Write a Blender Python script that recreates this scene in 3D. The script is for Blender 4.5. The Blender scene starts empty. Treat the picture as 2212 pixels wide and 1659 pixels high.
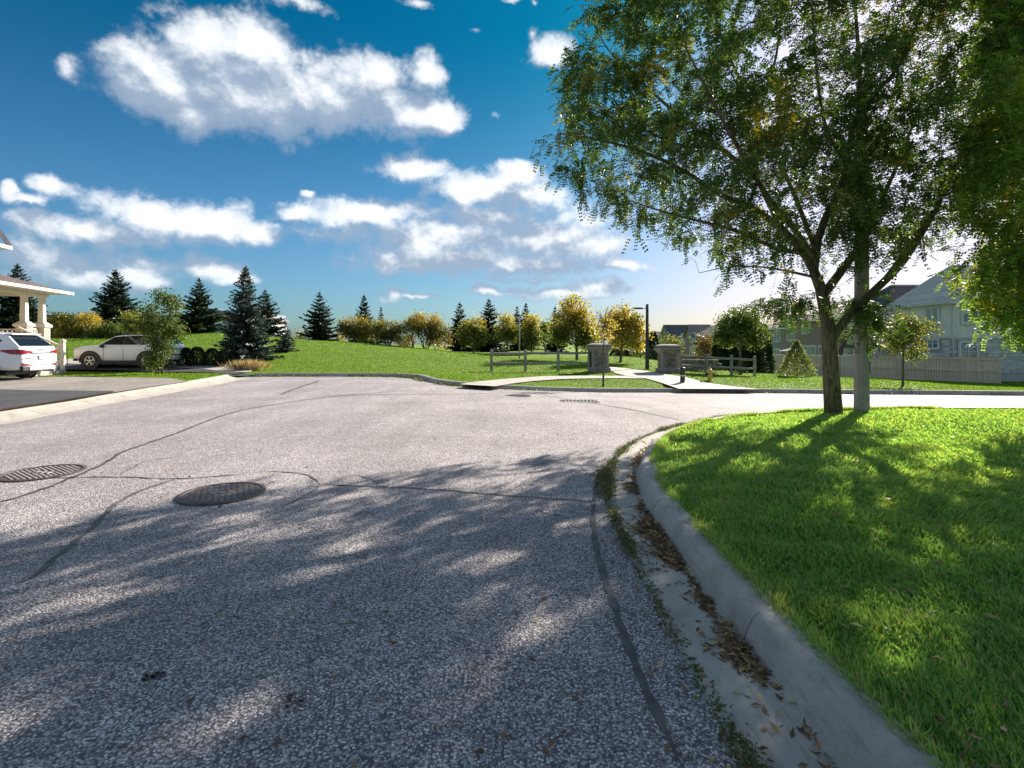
import bpy, math, random
import numpy as np
from mathutils import Vector, Matrix
from mathutils.geometry import delaunay_2d_cdt

scene = bpy.context.scene
COL = scene.collection
R = math.radians
rng = np.random.default_rng(7)
random.seed(7)

# ------------------------------------------------------------------ camera, sky, sun, exposure
F, U0, VH, EYE = 1120.0, 1106.0, 742.0, 1.5      # pixel measures of the photograph (2212 wide)
cam = bpy.data.cameras.new('camera')
cam_o = bpy.data.objects.new('camera', cam)
COL.objects.link(cam_o)
cam_o.location = (0, 0, EYE)
cam_o.rotation_euler = (math.pi / 2, 0, 0)
cam.sensor_width = 36.0
cam.lens = 36.0 * F / 2212.0
cam.shift_y = -(829.5 - VH) / 2212.0
cam.clip_start = 0.05
cam.clip_end = 3000.0
scene.camera = cam_o

SUN_AZ, SUN_EL = R(39.5), R(27.5)
EXPOSURE = 1.93
SKY_STRENGTH = 0.060
SUN_STRENGTH = 3.3
SUN_COL = (1.0, 0.90, 0.79)

scene.view_settings.view_transform = 'Standard'
scene.view_settings.look = 'None'
scene.view_settings.exposure = EXPOSURE
scene.view_settings.gamma = 1.0
scene.view_settings.use_curve_mapping = False
scene.render.engine = 'CYCLES'
scene.cycles.use_denoising = True
scene.cycles.max_bounces = 8
scene.cycles.transparent_max_bounces = 8
scene.cycles.sample_clamp_indirect = 6.0

sun = bpy.data.lights.new('sun', 'SUN')
sun.energy = SUN_STRENGTH
sun.angle = R(0.53)
sun.color = SUN_COL
sun_o = bpy.data.objects.new('sun', sun)
COL.objects.link(sun_o)
SUN_DIR = Vector((math.sin(SUN_AZ) * math.cos(SUN_EL), math.cos(SUN_AZ) * math.cos(SUN_EL), math.sin(SUN_EL)))
sun_o.rotation_euler = SUN_DIR.to_track_quat('Z', 'Y').to_euler()
sun_o.location = SUN_DIR * 60


# ------------------------------------------------------------------ node helpers
class S:
    """a socket with arithmetic"""
    def __init__(s, nt, sock): s.nt, s.k = nt, sock
    def _m(s, op, *a, clamp=False):
        n = s.nt.nodes.new('ShaderNodeMath'); n.operation = op; n.use_clamp = clamp
        for i, x in enumerate((s,) + a):
            if isinstance(x, S): s.nt.links.new(x.k, n.inputs[i])
            else: n.inputs[i].default_value = x
        return S(s.nt, n.outputs[0])
    def __add__(s, o): return s._m('ADD', o)
    def __sub__(s, o): return s._m('SUBTRACT', o)
    def __mul__(s, o): return s._m('MULTIPLY', o)
    def __truediv__(s, o): return s._m('DIVIDE', o)
    def max(s, o): return s._m('MAXIMUM', o)
    def min(s, o): return s._m('MINIMUM', o)
    def smax(s, o, d): return s._m('SMOOTH_MAX', o, d)
    def pow(s, o): return s._m('POWER', o)
    def clamp(s): return s._m('ADD', 0.0, clamp=True)
    def step(s, a, b, c=0.0, d=1.0):
        n = s.nt.nodes.new('ShaderNodeMapRange'); n.interpolation_type = 'SMOOTHSTEP'
        s.nt.links.new(s.k, n.inputs[0])
        for i, x in enumerate((a, b, c, d)): n.inputs[i + 1].default_value = x
        return S(s.nt, n.outputs[0])


class NT:
    def __init__(s, nt): s.nt = nt
    def node(s, t, **kw):
        n = s.nt.nodes.new(t)
        for k, v in kw.items(): setattr(n, k, v)
        return n
    def put(s, inp, x):
        if isinstance(x, S): s.nt.links.new(x.k, inp)
        elif isinstance(x, bpy.types.NodeSocket): s.nt.links.new(x, inp)
        else:
            if hasattr(inp.default_value, '__len__') and not hasattr(x, '__len__'): x = (x, x, x)
            if hasattr(inp.default_value, '__len__') and len(inp.default_value) == 4 and len(x) == 3: x = tuple(x) + (1,)
            inp.default_value = x
    def coord(s, which='Object'):
        return s.node('ShaderNodeTexCoord').outputs[which]
    def mapping(s, vec, scale=(1, 1, 1), loc=(0, 0, 0), rot=(0, 0, 0)):
        n = s.node('ShaderNodeMapping'); s.put(n.inputs[0], vec)
        n.inputs['Scale'].default_value = scale; n.inputs['Location'].default_value = loc; n.inputs['Rotation'].default_value = rot
        return n.outputs[0]
    def noise(s, vec, scale, detail=4, rough=0.55, dist=0.0):
        n = s.node('ShaderNodeTexNoise'); s.put(n.inputs['Vector'], vec)
        n.inputs['Scale'].default_value = scale; n.inputs['Detail'].default_value = detail
        n.inputs['Roughness'].default_value = rough; n.inputs['Distortion'].default_value = dist
        return S(s.nt, n.outputs[0])
    def vmath(s, op, a, b):
        n = s.node('ShaderNodeVectorMath', operation=op); s.put(n.inputs[0], a)
        if op == 'SCALE': s.put(n.inputs['Scale'], b)
        else: s.put(n.inputs[1], b)
        return n.outputs['Value'] if op in ('LENGTH', 'DOT_PRODUCT') else n.outputs[0]
    def mix(s, fac, a, b, mode='MIX'):
        n = s.node('ShaderNodeMix', data_type='RGBA', blend_type=mode)
        s.put(n.inputs[0], fac); s.put(n.inputs[6], a); s.put(n.inputs[7], b)
        return n.outputs[2]
    def ramp(s, fac, stops):
        n = s.node('ShaderNodeValToRGB'); s.put(n.inputs[0], fac)
        e = n.color_ramp.elements
        while len(e) < len(stops): e.new(0.5)
        for el, (p, c) in zip(e, stops): el.position = p; el.color = tuple(c) + (1,)
        return n.outputs[0]
    def bump(s, h, strength=0.5, dist=0.01):
        n = s.node('ShaderNodeBump'); n.inputs['Strength'].default_value = strength
        n.inputs['Distance'].default_value = dist; s.put(n.inputs['Height'], h)
        return n.outputs[0]


# ------------------------------------------------------------------ the sky
world = bpy.data.worlds.new('World')
scene.world = world
world.use_nodes = True
wt = NT(world.node_tree)
wbg = world.node_tree.nodes['Background']


def build_sky():
    sky = wt.node('ShaderNodeTexSky', sky_type='NISHITA', sun_disc=False)
    sky.sun_elevation = SUN_EL; sky.sun_rotation = SUN_AZ
    sky.air_density = 1.0; sky.dust_density = 1.4; sky.ozone_density = 2.0
    d = wt.vmath('NORMALIZE', wt.coord('Generated'), (0, 0, 0))
    sep = wt.node('ShaderNodeSeparateXYZ'); wt.put(sep.inputs[0], d)
    x, y, z = (S(wt.nt, o) for o in sep.outputs)
    az = x._m('ARCTAN2', y)
    el = z._m('ARCSINE')
    com = wt.node('ShaderNodeCombineXYZ'); wt.put(com.inputs[0], az); wt.put(com.inputs[1], el)
    p = com.outputs[0]
    # the sky's blue: paler towards the horizon
    t = (S(wt.nt, el.k).max(0.0)).step(-0.04, 0.56)
    tint = wt.mix(t, (0.41, 0.64, 0.82), (0.004, 0.33, 0.46))
    lum = wt.vmath('DOT_PRODUCT', sky.outputs[0], (0.3, 0.4, 0.3))
    tint = wt.mix(S(wt.nt, lum).step(4.0, 16.0), tint, (0.60, 0.645, 0.90))
    sq = wt.vmath('SCALE', sky.outputs[0], (S(wt.nt, lum) / 11.0 + 1.0)._m('POWER', -1.0))
    base = wt.mix(1.0, sq, tint, 'MULTIPLY')
    # clouds: each a soft mass at its own bearing (centre u, v, half width, half height)
    masses = [
        (1000, 560, 420, 40, 0.50), (330, 560, 420, 48, 0.50), (1250, 470, 260, 70, 0.42), (700, 500, 300, 44, 0.5), (1150, 600, 420, 30, 0.5),
        (346, 161, 109, 86), (461, 109, 127, 92), (576, 109, 115, 92), (541, 207, 230, 104), (691, 219, 207, 98), (806, 173, 86, 81),
        (910, 161, 48, 58), (876, 253, 127, 58), (968, 265, 44, 35), (380, 219, 115, 69), (170, 168, 80, 90, 0.55), (899, 374, 109, 37),
        (1117, 386, 75, 40), (1037, 420, 127, 35), (1152, 438, 92, 35), (806, 461, 207, 35), (645, 455, 52, 16), (651, 420, 25, 14),
        (1060, 472, 104, 29), (979, 518, 230, 46), (1198, 518, 161, 40), (899, 564, 161, 35), (1152, 564, 207, 25), (1290, 518, 81, 35),
        (311, 461, 138, 55), (438, 484, 127, 52), (541, 501, 69, 29), (207, 495, 138, 40), (69, 484, 81, 35), (115, 403, 58, 32),
        (23, 409, 32, 25), (58, 432, 69, 18), (92, 553, 104, 46), (196, 599, 150, 44), (46, 611, 69, 35), (311, 588, 63, 40),
        (346, 611, 46, 23), (461, 582, 81, 29), (507, 599, 58, 17), (1302, 611, 69, 25), (1210, 628, 138, 17), (1071, 628, 81, 16),
        (1348, 564, 69, 23), (829, 628, 40, 23), (887, 637, 69, 8), (1037, 67, 52, 30, 0.72), (1077, 258, 60, 36, 0.72), (1210, 115, 80, 56, 0.15),
        (1158, 83, 26, 32, 0.5), (657, 6, 150, 40, 0.5), (910, 3, 80, 34, 0.5), (1117, 0, 70, 26, 0.5), (1164, 9, 26, 22, 0.5),
    ]

    def field(vec):
        f = None
        for u, v, ru, rv, *pen in masses:
            a, b = (u - U0) / F, (VH - v) / F
            ca = math.atan(a); ce = math.atan(b / math.hypot(1, a))
            ra = ru / F / (1 + a * a); re = rv / F / math.hypot(1, a) / (1 + b * b)
            q = wt.vmath('SUBTRACT', vec, (ca, ce, 0))
            q = wt.vmath('MULTIPLY', q, (1 / ra, 1 / re, 0))
            m = S(wt.nt, wt.vmath('LENGTH', q, (0, 0, 0)))
            if pen: m = m + pen[0]
            f = m if f is None else f._m('SMOOTH_MIN', m, 0.9)
        return f * -1.0 + 1.0

    def vnoise(vec, scale, detail, rough):
        n = wt.node('ShaderNodeTexNoise'); wt.put(n.inputs['Vector'], vec)
        n.inputs['Scale'].default_value = scale; n.inputs['Detail'].default_value = detail; n.inputs['Roughness'].default_value = rough
        return wt.vmath('SUBTRACT', n.outputs[1], (0.5, 0.5, 0.5))

    # uneven edges: the outline is warped, then shaped into rounded billows
    w1 = wt.vmath('MULTIPLY', vnoise(d, 5.0, 2, 0.5), (0.085, 0.060, 0))
    w2 = wt.vmath('MULTIPLY', vnoise(wt.mapping(d, loc=(3, 1, 7)), 24.0, 5, 0.6), (0.030, 0.030, 0))
    pw = wt.vmath('ADD', wt.vmath('ADD', p, w1), w2)
    dw = wt.mapping(d, scale=(1, 1, 1.25))

    def billow(vec):
        n = wt.noise(vec, 12.0, 5, 0.58)
        return (n - 0.5)._m('ABSOLUTE') * 2.6 - 0.30
    puff = billow(dw)
    puffb = billow(wt.vmath('ADD', dw, (0.008, 0.002, 0.020)))
    soft = wt.noise(wt.mapping(d, scale=(1, 1, 2.6)), 6.0, 4, 0.55)
    wisp = wt.noise(d, 34.0, 5, 0.65)
    f1 = field(pw)
    f2 = field(wt.vmath('ADD', pw, (0.016, 0.045, 0)))
    # unseen sky: broken cloud of the same sort, thickened for more fill light
    outside = (az._m('ABSOLUTE')).step(0.80, 1.0).max(el.step(0.62, 0.80))
    gen = (wt.noise(d, 2.6, 3, 0.5) - 0.44) * 3.4
    genb = (wt.noise(wt.vmath('ADD', d, (0.0, 0.0, 0.06)), 2.6, 3, 0.5) - 0.44) * 3.4
    f1 = f1.max(gen + outside * 2.0 - 2.0)
    f2 = f2.max(genb + outside * 2.0 - 2.0)
    dens = f1 + puff * 0.62 + (soft - 0.5) * 0.6 + (wisp - 0.5) * 0.6 + 0.05
    mask = dens.step(-0.08, 0.36)
    body = dens.step(0.0, 0.7)
    lit = (f1.min(0.8) - f2.min(0.8)) * 1.55 + (puff - puffb) * 1.2 + (soft - 0.5) * 1.3 - 0.02
    cloud = wt.mix(lit.step(-0.25, 1.05), (1.6, 2.05, 2.7), (4.75, 4.9, 5.05))
    cloud = wt.mix(S(wt.nt, lum).step(9.0, 25.0) * 0.6, cloud, (5.4, 5.35, 5.0))
    fade = el.step(0.0, 0.14, 0.35, 0.97)
    out = wt.mix(mask * fade * (body * 0.5 + 0.5), base, cloud)
    wt.put(wbg.inputs[0], out)
    wbg.inputs[1].default_value = SKY_STRENGTH


build_sky()


# ------------------------------------------------------------------ materials
def new_mat(name):
    m = bpy.data.materials.new(name); m.use_nodes = True
    nt = NT(m.node_tree)
    return m, nt, m.node_tree.nodes['Principled BSDF']


def mat(name, c, c2=None, scale=6.0, rough=0.7, metal=0.0, bump=0.0, bscale=None, bdist=0.01, spec=0.5, stretch=(1, 1, 1), detail=5, island=0.0):
    m, n, b = new_mat(name)
    b.inputs['Roughness'].default_value = rough
    b.inputs['Metallic'].default_value = metal
    b.inputs['Specular IOR Level'].default_value = spec
    co = n.mapping(n.coord('Object'), scale=stretch)
    if c2 is not None:
        f = n.noise(co, scale, detail).step(0.3, 0.7)
        col = n.mix(f, c, c2)
    else:
        col = n.mix(0.0, c, c)
    if island:
        g = n.node('ShaderNodeNewGeometry'); o = n.node('ShaderNodeObjectInfo')
        v = S(n.nt, g.outputs['Random Per Island']) * 0.5 + S(n.nt, o.outputs['Random']) * 0.5
        k = (v - 0.5) * (2 * island) + 1.0
        cc = n.node('ShaderNodeCombineColor')
        for i in range(3): n.put(cc.inputs[i], k)
        col = n.mix(1.0, col, cc.outputs[0], 'MULTIPLY')
    n.put(b.inputs['Base Color'], col)
    if bump:
        h = n.noise(co, bscale or scale * 6, 4)
        n.put(b.inputs['Normal'], n.bump(h, bump, bdist))
    return m


def leaf_mat(name, stops, patch=None, zturn=None, patch_scale=0.8, trans=0.4, rough=0.5, spec=0.35, patch_lo=0.52, patch_hi=0.62):
    """leaves: colour picked leaf by leaf from the stops, with patches turning to another colour; thin, so light passes"""
    m, n, b = new_mat(name)
    g = n.node('ShaderNodeNewGeometry')
    col = n.ramp(g.outputs['Random Per Island'], stops)
    if patch:
        f = n.noise(n.coord('Object'), patch_scale, 3).step(patch_lo, patch_hi)
        if zturn:      # autumn comes from the top of the crown down
            sp = n.node('ShaderNodeSeparateXYZ'); n.put(sp.inputs[0], n.coord('Object'))
            f = (S(n.nt, sp.outputs[2]).step(*zturn) + (n.noise(n.coord('Object'), patch_scale, 3) - 0.5) * 1.3).clamp()
        f = f * (S(n.nt, g.outputs['Random Per Island'])._m('FRACT') * 0.5 + 0.5)
        col = n.mix(f, col, patch)
    n.put(b.inputs['Base Color'], col)
    b.inputs['Roughness'].default_value = rough
    b.inputs['Specular IOR Level'].default_value = spec
    tr = n.node('ShaderNodeBsdfTranslucent')
    n.put(tr.inputs[0], n.mix(1.0, col, (1.25, 1.3, 0.6), 'MULTIPLY'))
    mx = n.node('ShaderNodeMixShader'); mx.inputs[0].default_value = trans
    n.put(mx.inputs[1], b.outputs[0]); n.put(mx.inputs[2], tr.outputs[0])
    out = m.node_tree.nodes['Material Output']
    n.put(out.inputs[0], mx.outputs[0])
    return m


def asphalt_mat(name, lo, hi, gap, scale=75.0, warm=(1, 1, 1)):
    m, n, b = new_mat(name)
    co = n.coord('Object')
    v = n.node('ShaderNodeTexVoronoi'); n.put(v.inputs['Vector'], co); v.inputs['Scale'].default_value = scale
    sc = n.node('ShaderNodeSeparateColor'); n.put(sc.inputs[0], v.outputs['Color'])
    r1 = S(n.nt, sc.outputs[0])
    dist = S(n.nt, v.outputs['Distance'])
    g = n.ramp(r1, [(0.0, [c * 0.6 for c in lo]), (0.35, lo), (0.8, hi), (1.0, [min(1, c * 1.5) for c in hi])])
    gapf = dist.step(0.42, 0.72)
    col = n.mix(gapf, g, gap)
    big = n.noise(co, 0.55, 5, 0.6).step(0.3, 0.7, 0.84, 1.1)
    mid = n.noise(co, 5.0, 4, 0.6).step(0.25, 0.75, 0.9, 1.08)
    lane = n.noise(n.mapping(co, scale=(1.1, 0.10, 1)), 1.3, 4, 0.6).step(0.3, 0.7, 0.95, 1.13)
    spot = n.noise(n.mapping(co, loc=(5, 2, 0)), 1.7, 5, 0.7).step(0.62, 0.74, 1.0, 0.85)
    k = big * mid * lane * spot
    cc = n.node('ShaderNodeCombineColor')
    for i in range(3): n.put(cc.inputs[i], k * warm[i])
    col = n.mix(1.0, col, cc.outputs[0], 'MULTIPLY')
    n.put(b.inputs['Base Color'], col)
    b.inputs['Roughness'].default_value = 0.8
    b.inputs['Specular IOR Level'].default_value = 0.3
    h = (dist * -1.0 + 1.0) + r1 * 0.5
    n.put(b.inputs['Normal'], n.bump(h, 0.75, 0.006))
    return m


def concrete_mat(name, c, c2, stain=(0.2, 0.18, 0.15)):
    m, n, b = new_mat(name)
    co = n.coord('Object')
    f = n.noise(co, 2.2, 6, 0.65).step(0.3, 0.7)
    col = n.mix(f, c, c2)
    f2 = n.noise(co, 1.6, 6, 0.72).step(0.50, 0.70)
    col = n.mix(f2 * 0.6, col, stain)
    f3 = n.noise(n.mapping(co, scale=(7, 1.2, 7)), 3.0, 5, 0.7).step(0.52, 0.7)
    col = n.mix(f3 * 0.35, col, [x * 0.55 for x in stain])
    sp = n.noise(co, 120.0, 2).step(0.60, 0.72)
    col = n.mix(sp * 0.5, col, [x * 0.45 for x in c])
    n.put(b.inputs['Base Color'], col)
    b.inputs['Roughness'].default_value = 0.8
    n.put(b.inputs['Normal'], n.bump(n.noise(co, 60.0, 5, 0.7) + n.noise(co, 9.0, 4, 0.6), 0.8, 0.008))
    return m


def turf_mat(name, c, c2, c3):
    m, n, b = new_mat(name)
    co = n.coord('Object')
    f = n.noise(co, 0.5, 5, 0.6).step(0.32, 0.68)
    col = n.mix(f, c, c2)
    fine = n.noise(n.mapping(co, scale=(1, 1.0, 1)), 9.0, 5, 0.75).step(0.35, 0.7)
    col = n.mix(fine * 0.75, col, c3)
    band = n.noise(n.mapping(co, scale=(0.10, 1.0, 0.6)), 1.6, 4, 0.6).step(0.38, 0.64)
    col = n.mix(band * 0.55, col, [x * 1.35 for x in c2])
    dk = n.noise(n.mapping(co, scale=(0.35, 1, 1)), 16.0, 4, 0.75).step(0.48, 0.66)
    col = n.mix(dk * 0.55, col, [x * 0.35 for x in c])
    n.put(b.inputs['Base Color'], col)
    b.inputs['Roughness'].default_value = 0.85
    b.inputs['Specular IOR Level'].default_value = 0.15
    h = n.noise(co, 14.0, 5, 0.8)
    n.put(b.inputs['Normal'], n.bump(h, 0.9, 0.12))
    return m


def bark_mat(name, c, c2, scale=9.0):
    m, n, b = new_mat(name)
    co = n.mapping(n.coord('Object'), scale=(1, 1, 0.18))
    f = n.noise(co, scale * 3, 6, 0.7, 0.6)
    col = n.mix(f.step(0.35, 0.62), c, c2)
    n.put(b.inputs['Base Color'], col)
    b.inputs['Roughness'].default_value = 0.9
    n.put(b.inputs['Normal'], n.bump(f, 1.0, 0.05))
    return m


def car_paint(name, c):
    m, n, b = new_mat(name)
    f = n.noise(n.coord('Object'), 3.0, 4)
    n.put(b.inputs['Base Color'], n.mix(f * 0.25, c, [x * 0.8 for x in c]))
    b.inputs['Roughness'].default_value = 0.32
    b.inputs['Coat Weight'].default_value = 0.6
    b.inputs['Coat Roughness'].default_value = 0.06
    return m


M = {}
M['asphalt'] = asphalt_mat('old_asphalt', (0.31, 0.285, 0.285), (0.52, 0.485, 0.48), (0.11, 0.10, 0.105), 92.0)
M['asphalt_dark'] = asphalt_mat('dark_asphalt', (0.06, 0.06, 0.065), (0.12, 0.12, 0.125), (0.02, 0.02, 0.022))
M['asphalt_pale'] = asphalt_mat('pale_asphalt', (0.26, 0.23, 0.20), (0.42, 0.38, 0.34), (0.12, 0.11, 0.10))
M['tar'] = mat('crack_sealer', (0.035, 0.034, 0.035), (0.075, 0.072, 0.07), 14, rough=0.55, bump=0.4, bscale=60)
M['tar_old'] = mat('worn_sealer', (0.055, 0.053, 0.053), (0.11, 0.105, 0.10), 9, rough=0.7, bump=0.4, bscale=60)
M['concrete'] = concrete_mat('kerb_concrete', (0.34, 0.315, 0.28), (0.44, 0.41, 0.36))
M['path'] = concrete_mat('path_concrete', (0.36, 0.335, 0.30), (0.43, 0.40, 0.36), (0.29, 0.265, 0.23))
M['pole'] = concrete_mat('pole_concrete', (0.27, 0.255, 0.24), (0.36, 0.345, 0.32), (0.22, 0.17, 0.14))
M['turf'] = turf_mat('turf', (0.10, 0.19, 0.014), (0.14, 0.235, 0.018), (0.19, 0.27, 0.026))
M['lawn'] = turf_mat('lawn_soil', (0.09, 0.21, 0.035), (0.11, 0.25, 0.04), (0.14, 0.28, 0.045))
M['blade'] = leaf_mat('grass_blades', [(0, (0.14, 0.30, 0.075)), (0.5, (0.25, 0.43, 0.10)), (0.86, (0.37, 0.52, 0.13)), (0.95, (0.50, 0.48, 0.22)), (1, (0.52, 0.42, 0.24))], patch=(0.36, 0.46, 0.13), patch_scale=1.1, trans=0.55, rough=0.45, spec=0.3)
M['tuft'] = leaf_mat('turf_tufts', [(0, (0.08, 0.17, 0.012)), (0.6, (0.13, 0.235, 0.018)), (1, (0.22, 0.29, 0.04))], trans=0.4, rough=0.6, spec=0.15)
M['bark'] = bark_mat('locust_bark', (0.05, 0.038, 0.026), (0.26, 0.20, 0.125))
M['bark2'] = bark_mat('grey_bark', (0.05, 0.042, 0.034), (0.17, 0.14, 0.11), 12)
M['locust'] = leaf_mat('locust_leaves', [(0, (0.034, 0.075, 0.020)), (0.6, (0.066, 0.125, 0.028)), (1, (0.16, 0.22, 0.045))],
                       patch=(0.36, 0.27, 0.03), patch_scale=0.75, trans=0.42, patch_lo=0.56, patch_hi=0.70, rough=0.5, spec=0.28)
M['locust_lit'] = leaf_mat('lit_locust_leaves', [(0, (0.09, 0.17, 0.035)), (0.6, (0.16, 0.26, 0.045)), (1, (0.30, 0.38, 0.07))], patch=(0.36, 0.34, 0.05), patch_scale=0.9, trans=0.58)  # same locust leaf, with brighter light put into its colour
M['spruce'] = leaf_mat('spruce_needles', [(0, (0.012, 0.028, 0.012)), (0.7, (0.024, 0.048, 0.020)), (1, (0.05, 0.08, 0.035))], trans=0.08, rough=0.6, spec=0.25)
M['blue_spruce'] = leaf_mat('blue_spruce_needles', [(0, (0.035, 0.055, 0.05)), (0.7, (0.075, 0.11, 0.105)), (1, (0.15, 0.19, 0.185))], trans=0.08, rough=0.55, spec=0.3)
M['cedar'] = leaf_mat('cedar_sprays', [(0, (0.014, 0.035, 0.016)), (1, (0.035, 0.065, 0.028))], trans=0.1, rough=0.7, spec=0.15)
M['pine'] = leaf_mat('pine_needles', [(0, (0.14, 0.17, 0.06)), (0.6, (0.26, 0.29, 0.12)), (1, (0.42, 0.43, 0.22))], trans=0.3, rough=0.6)
M['yew'] = leaf_mat('yew_leaves', [(0, (0.010, 0.022, 0.012)), (1, (0.028, 0.045, 0.022))], trans=0.05, rough=0.6, spec=0.25)
M['maple'] = leaf_mat('maple_leaves', [(0, (0.05, 0.085, 0.02)), (0.5, (0.10, 0.14, 0.028)), (1, (0.26, 0.27, 0.06))], zturn=(1.5, 3.6),
                      patch=(0.52, 0.38, 0.06), patch_scale=0.9, trans=0.5, rough=0.45, patch_lo=0.45, patch_hi=0.62)
M['gold'] = leaf_mat('golden_leaves', [(0, (0.22, 0.17, 0.03)), (0.5, (0.46, 0.34, 0.06)), (1, (0.68, 0.52, 0.14))],
                     patch=(0.12, 0.14, 0.02), patch_scale=0.8, trans=0.42, rough=0.45)
M['sumac'] = leaf_mat('sumac_leaves', [(0, (0.045, 0.06, 0.015)), (0.5, (0.10, 0.11, 0.025)), (1, (0.24, 0.21, 0.05))],
                      zturn=(1.3, 2.6), patch=(0.48, 0.34, 0.07), patch_scale=0.9, trans=0.4, rough=0.5)
M['green'] = leaf_mat('green_leaves', [(0, (0.05, 0.085, 0.02)), (0.6, (0.10, 0.15, 0.03)), (1, (0.24, 0.27, 0.08))], trans=0.42, rough=0.5, spec=0.28)
M['mixed'] = leaf_mat('turning_leaves', [(0, (0.055, 0.08, 0.02)), (0.55, (0.13, 0.165, 0.036)), (1, (0.40, 0.38, 0.15))],
                      patch=(0.36, 0.30, 0.04), patch_scale=1.3, trans=0.45, rough=0.5, spec=0.28, patch_lo=0.5, patch_hi=0.62)
M['rust'] = leaf_mat('rusty_leaves', [(0, (0.10, 0.06, 0.025)), (0.5, (0.22, 0.15, 0.05)), (1, (0.42, 0.32, 0.10))], trans=0.35)
M['straw'] = leaf_mat('dry_grass', [(0, (0.26, 0.17, 0.10)), (1, (0.52, 0.40, 0.27))], trans=0.35, rough=0.7, spec=0.1)
M['litter'] = leaf_mat('dead_leaves', [(0, (0.09, 0.05, 0.028)), (0.5, (0.20, 0.12, 0.06)), (0.85, (0.34, 0.22, 0.11)), (1, (0.50, 0.40, 0.15))], trans=0.12, rough=0.6)
M['weed'] = leaf_mat('gutter_weeds', [(0, (0.04, 0.08, 0.02)), (0.55, (0.09, 0.13, 0.03)), (0.85, (0.17, 0.14, 0.06)), (1, (0.26, 0.17, 0.09))], trans=0.25, rough=0.6)
M['wood'] = mat('weathered_rails', (0.20, 0.185, 0.16), (0.34, 0.31, 0.27), 5, rough=0.85, bump=0.6, bscale=40, stretch=(1, 1, 1), island=0.15)
M['board'] = mat('fence_boards', (0.60, 0.45, 0.32), (0.70, 0.55, 0.40), 3, rough=0.85, bump=0.3, bscale=30, stretch=(2, 2, 0.3), island=0.22)
M['board_grey'] = mat('grey_fence_boards', (0.57, 0.48, 0.385), (0.66, 0.57, 0.47), 3, rough=0.85, bump=0.3, bscale=30, stretch=(2, 2, 0.3), island=0.20)
M['stone'] = mat('pillar_stone', (0.10, 0.085, 0.072), (0.34, 0.30, 0.255), 5, rough=0.9, bump=0.7, bscale=26, bdist=0.02, island=0.5)
M['mortar_pale'] = mat('pale_mortar', (0.36, 0.355, 0.35), (0.44, 0.43, 0.42), 8, rough=0.95)
M['stone_trim'] = mat('stone_trim', (0.20, 0.175, 0.15), (0.31, 0.28, 0.24), 3, rough=0.85, bump=0.4, bscale=30, bdist=0.012)
M['mortar'] = mat('mortar', (0.07, 0.06, 0.052), (0.12, 0.105, 0.09), 8, rough=0.95)
M['steel_dark'] = mat('dark_painted_steel', (0.035, 0.036, 0.045), (0.055, 0.055, 0.065), 6, rough=0.5, metal=0.3)
M['steel'] = mat('galvanised_steel', (0.26, 0.27, 0.28), (0.36, 0.37, 0.38), 6, rough=0.5, metal=0.6)
M['iron'] = mat('cast_iron', (0.055, 0.045, 0.042), (0.12, 0.09, 0.08), 14, rough=0.6, metal=0.25, bump=0.3, bscale=90)
M['iron_pad'] = mat('worn_iron', (0.17, 0.145, 0.14), (0.26, 0.225, 0.21), 10, rough=0.5, metal=0.25, bump=0.3, bscale=90)
M['hydrant'] = mat('hydrant_yellow', (0.55, 0.36, 0.06), (0.62, 0.42, 0.08), 8, rough=0.45)
M['black'] = mat('black_paint', (0.014, 0.014, 0.015), (0.03, 0.03, 0.03), 8, rough=0.45)
M['reflect'] = mat('reflective_band', (0.75, 0.75, 0.74), rough=0.4)
M['paint'] = car_paint('white_car_paint', (0.77, 0.79, 0.85))
M['glass_car'] = mat('car_glass', (0.008, 0.010, 0.014), rough=0.04, spec=0.4)
M['plastic'] = mat('black_trim', (0.012, 0.012, 0.013), (0.02, 0.02, 0.021), 10, rough=0.6)
M['rubber'] = mat('tyre_rubber', (0.018, 0.018, 0.019), (0.03, 0.03, 0.03), 20, rough=0.85)
M['alloy'] = mat('wheel_alloy', (0.42, 0.42, 0.43), (0.5, 0.5, 0.5), 8, rough=0.35, metal=0.7)
M['chrome'] = mat('chrome', (0.6, 0.6, 0.62), rough=0.2, metal=0.9)
M['skid'] = mat('silver_skid', (0.50, 0.50, 0.52), (0.56, 0.56, 0.57), 6, rough=0.4, metal=0.3)
M['red_lamp'] = mat('tail_lamp_red', (0.32, 0.012, 0.018), (0.20, 0.01, 0.012), 20, rough=0.12, spec=0.7)
M['head_lamp'] = mat('head_lamp', (0.6, 0.62, 0.64), rough=0.1, spec=0.8)
M['plate'] = mat('plate_white', (0.66, 0.68, 0.68), rough=0.5)
M['ink'] = mat('plate_blue', (0.08, 0.12, 0.26), rough=0.5)
M['stucco'] = mat('grey_stucco', (0.60, 0.58, 0.57), (0.66, 0.64, 0.63), 1.2, rough=0.9, bump=0.15, bscale=40)
M['ashlar'] = mat('grey_wall_stone', (0.40, 0.385, 0.375), (0.58, 0.56, 0.545), 3, rough=0.9, bump=0.5, bscale=25, island=0.25)
M['brick'] = mat('brown_brick', (0.25, 0.18, 0.15), (0.33, 0.245, 0.205), 5, rough=0.9, bump=0.25, bscale=40, stretch=(1, 1, 3))
M['brick_grey'] = mat('grey_brick', (0.25, 0.215, 0.19), (0.32, 0.28, 0.25), 5, rough=0.9, bump=0.25, bscale=40, stretch=(1, 1, 3))
M['brick_tan'] = mat('tan_stone_pier', (0.42, 0.34, 0.25), (0.52, 0.45, 0.35), 5, rough=0.9, bump=0.4, bscale=22)
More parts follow.
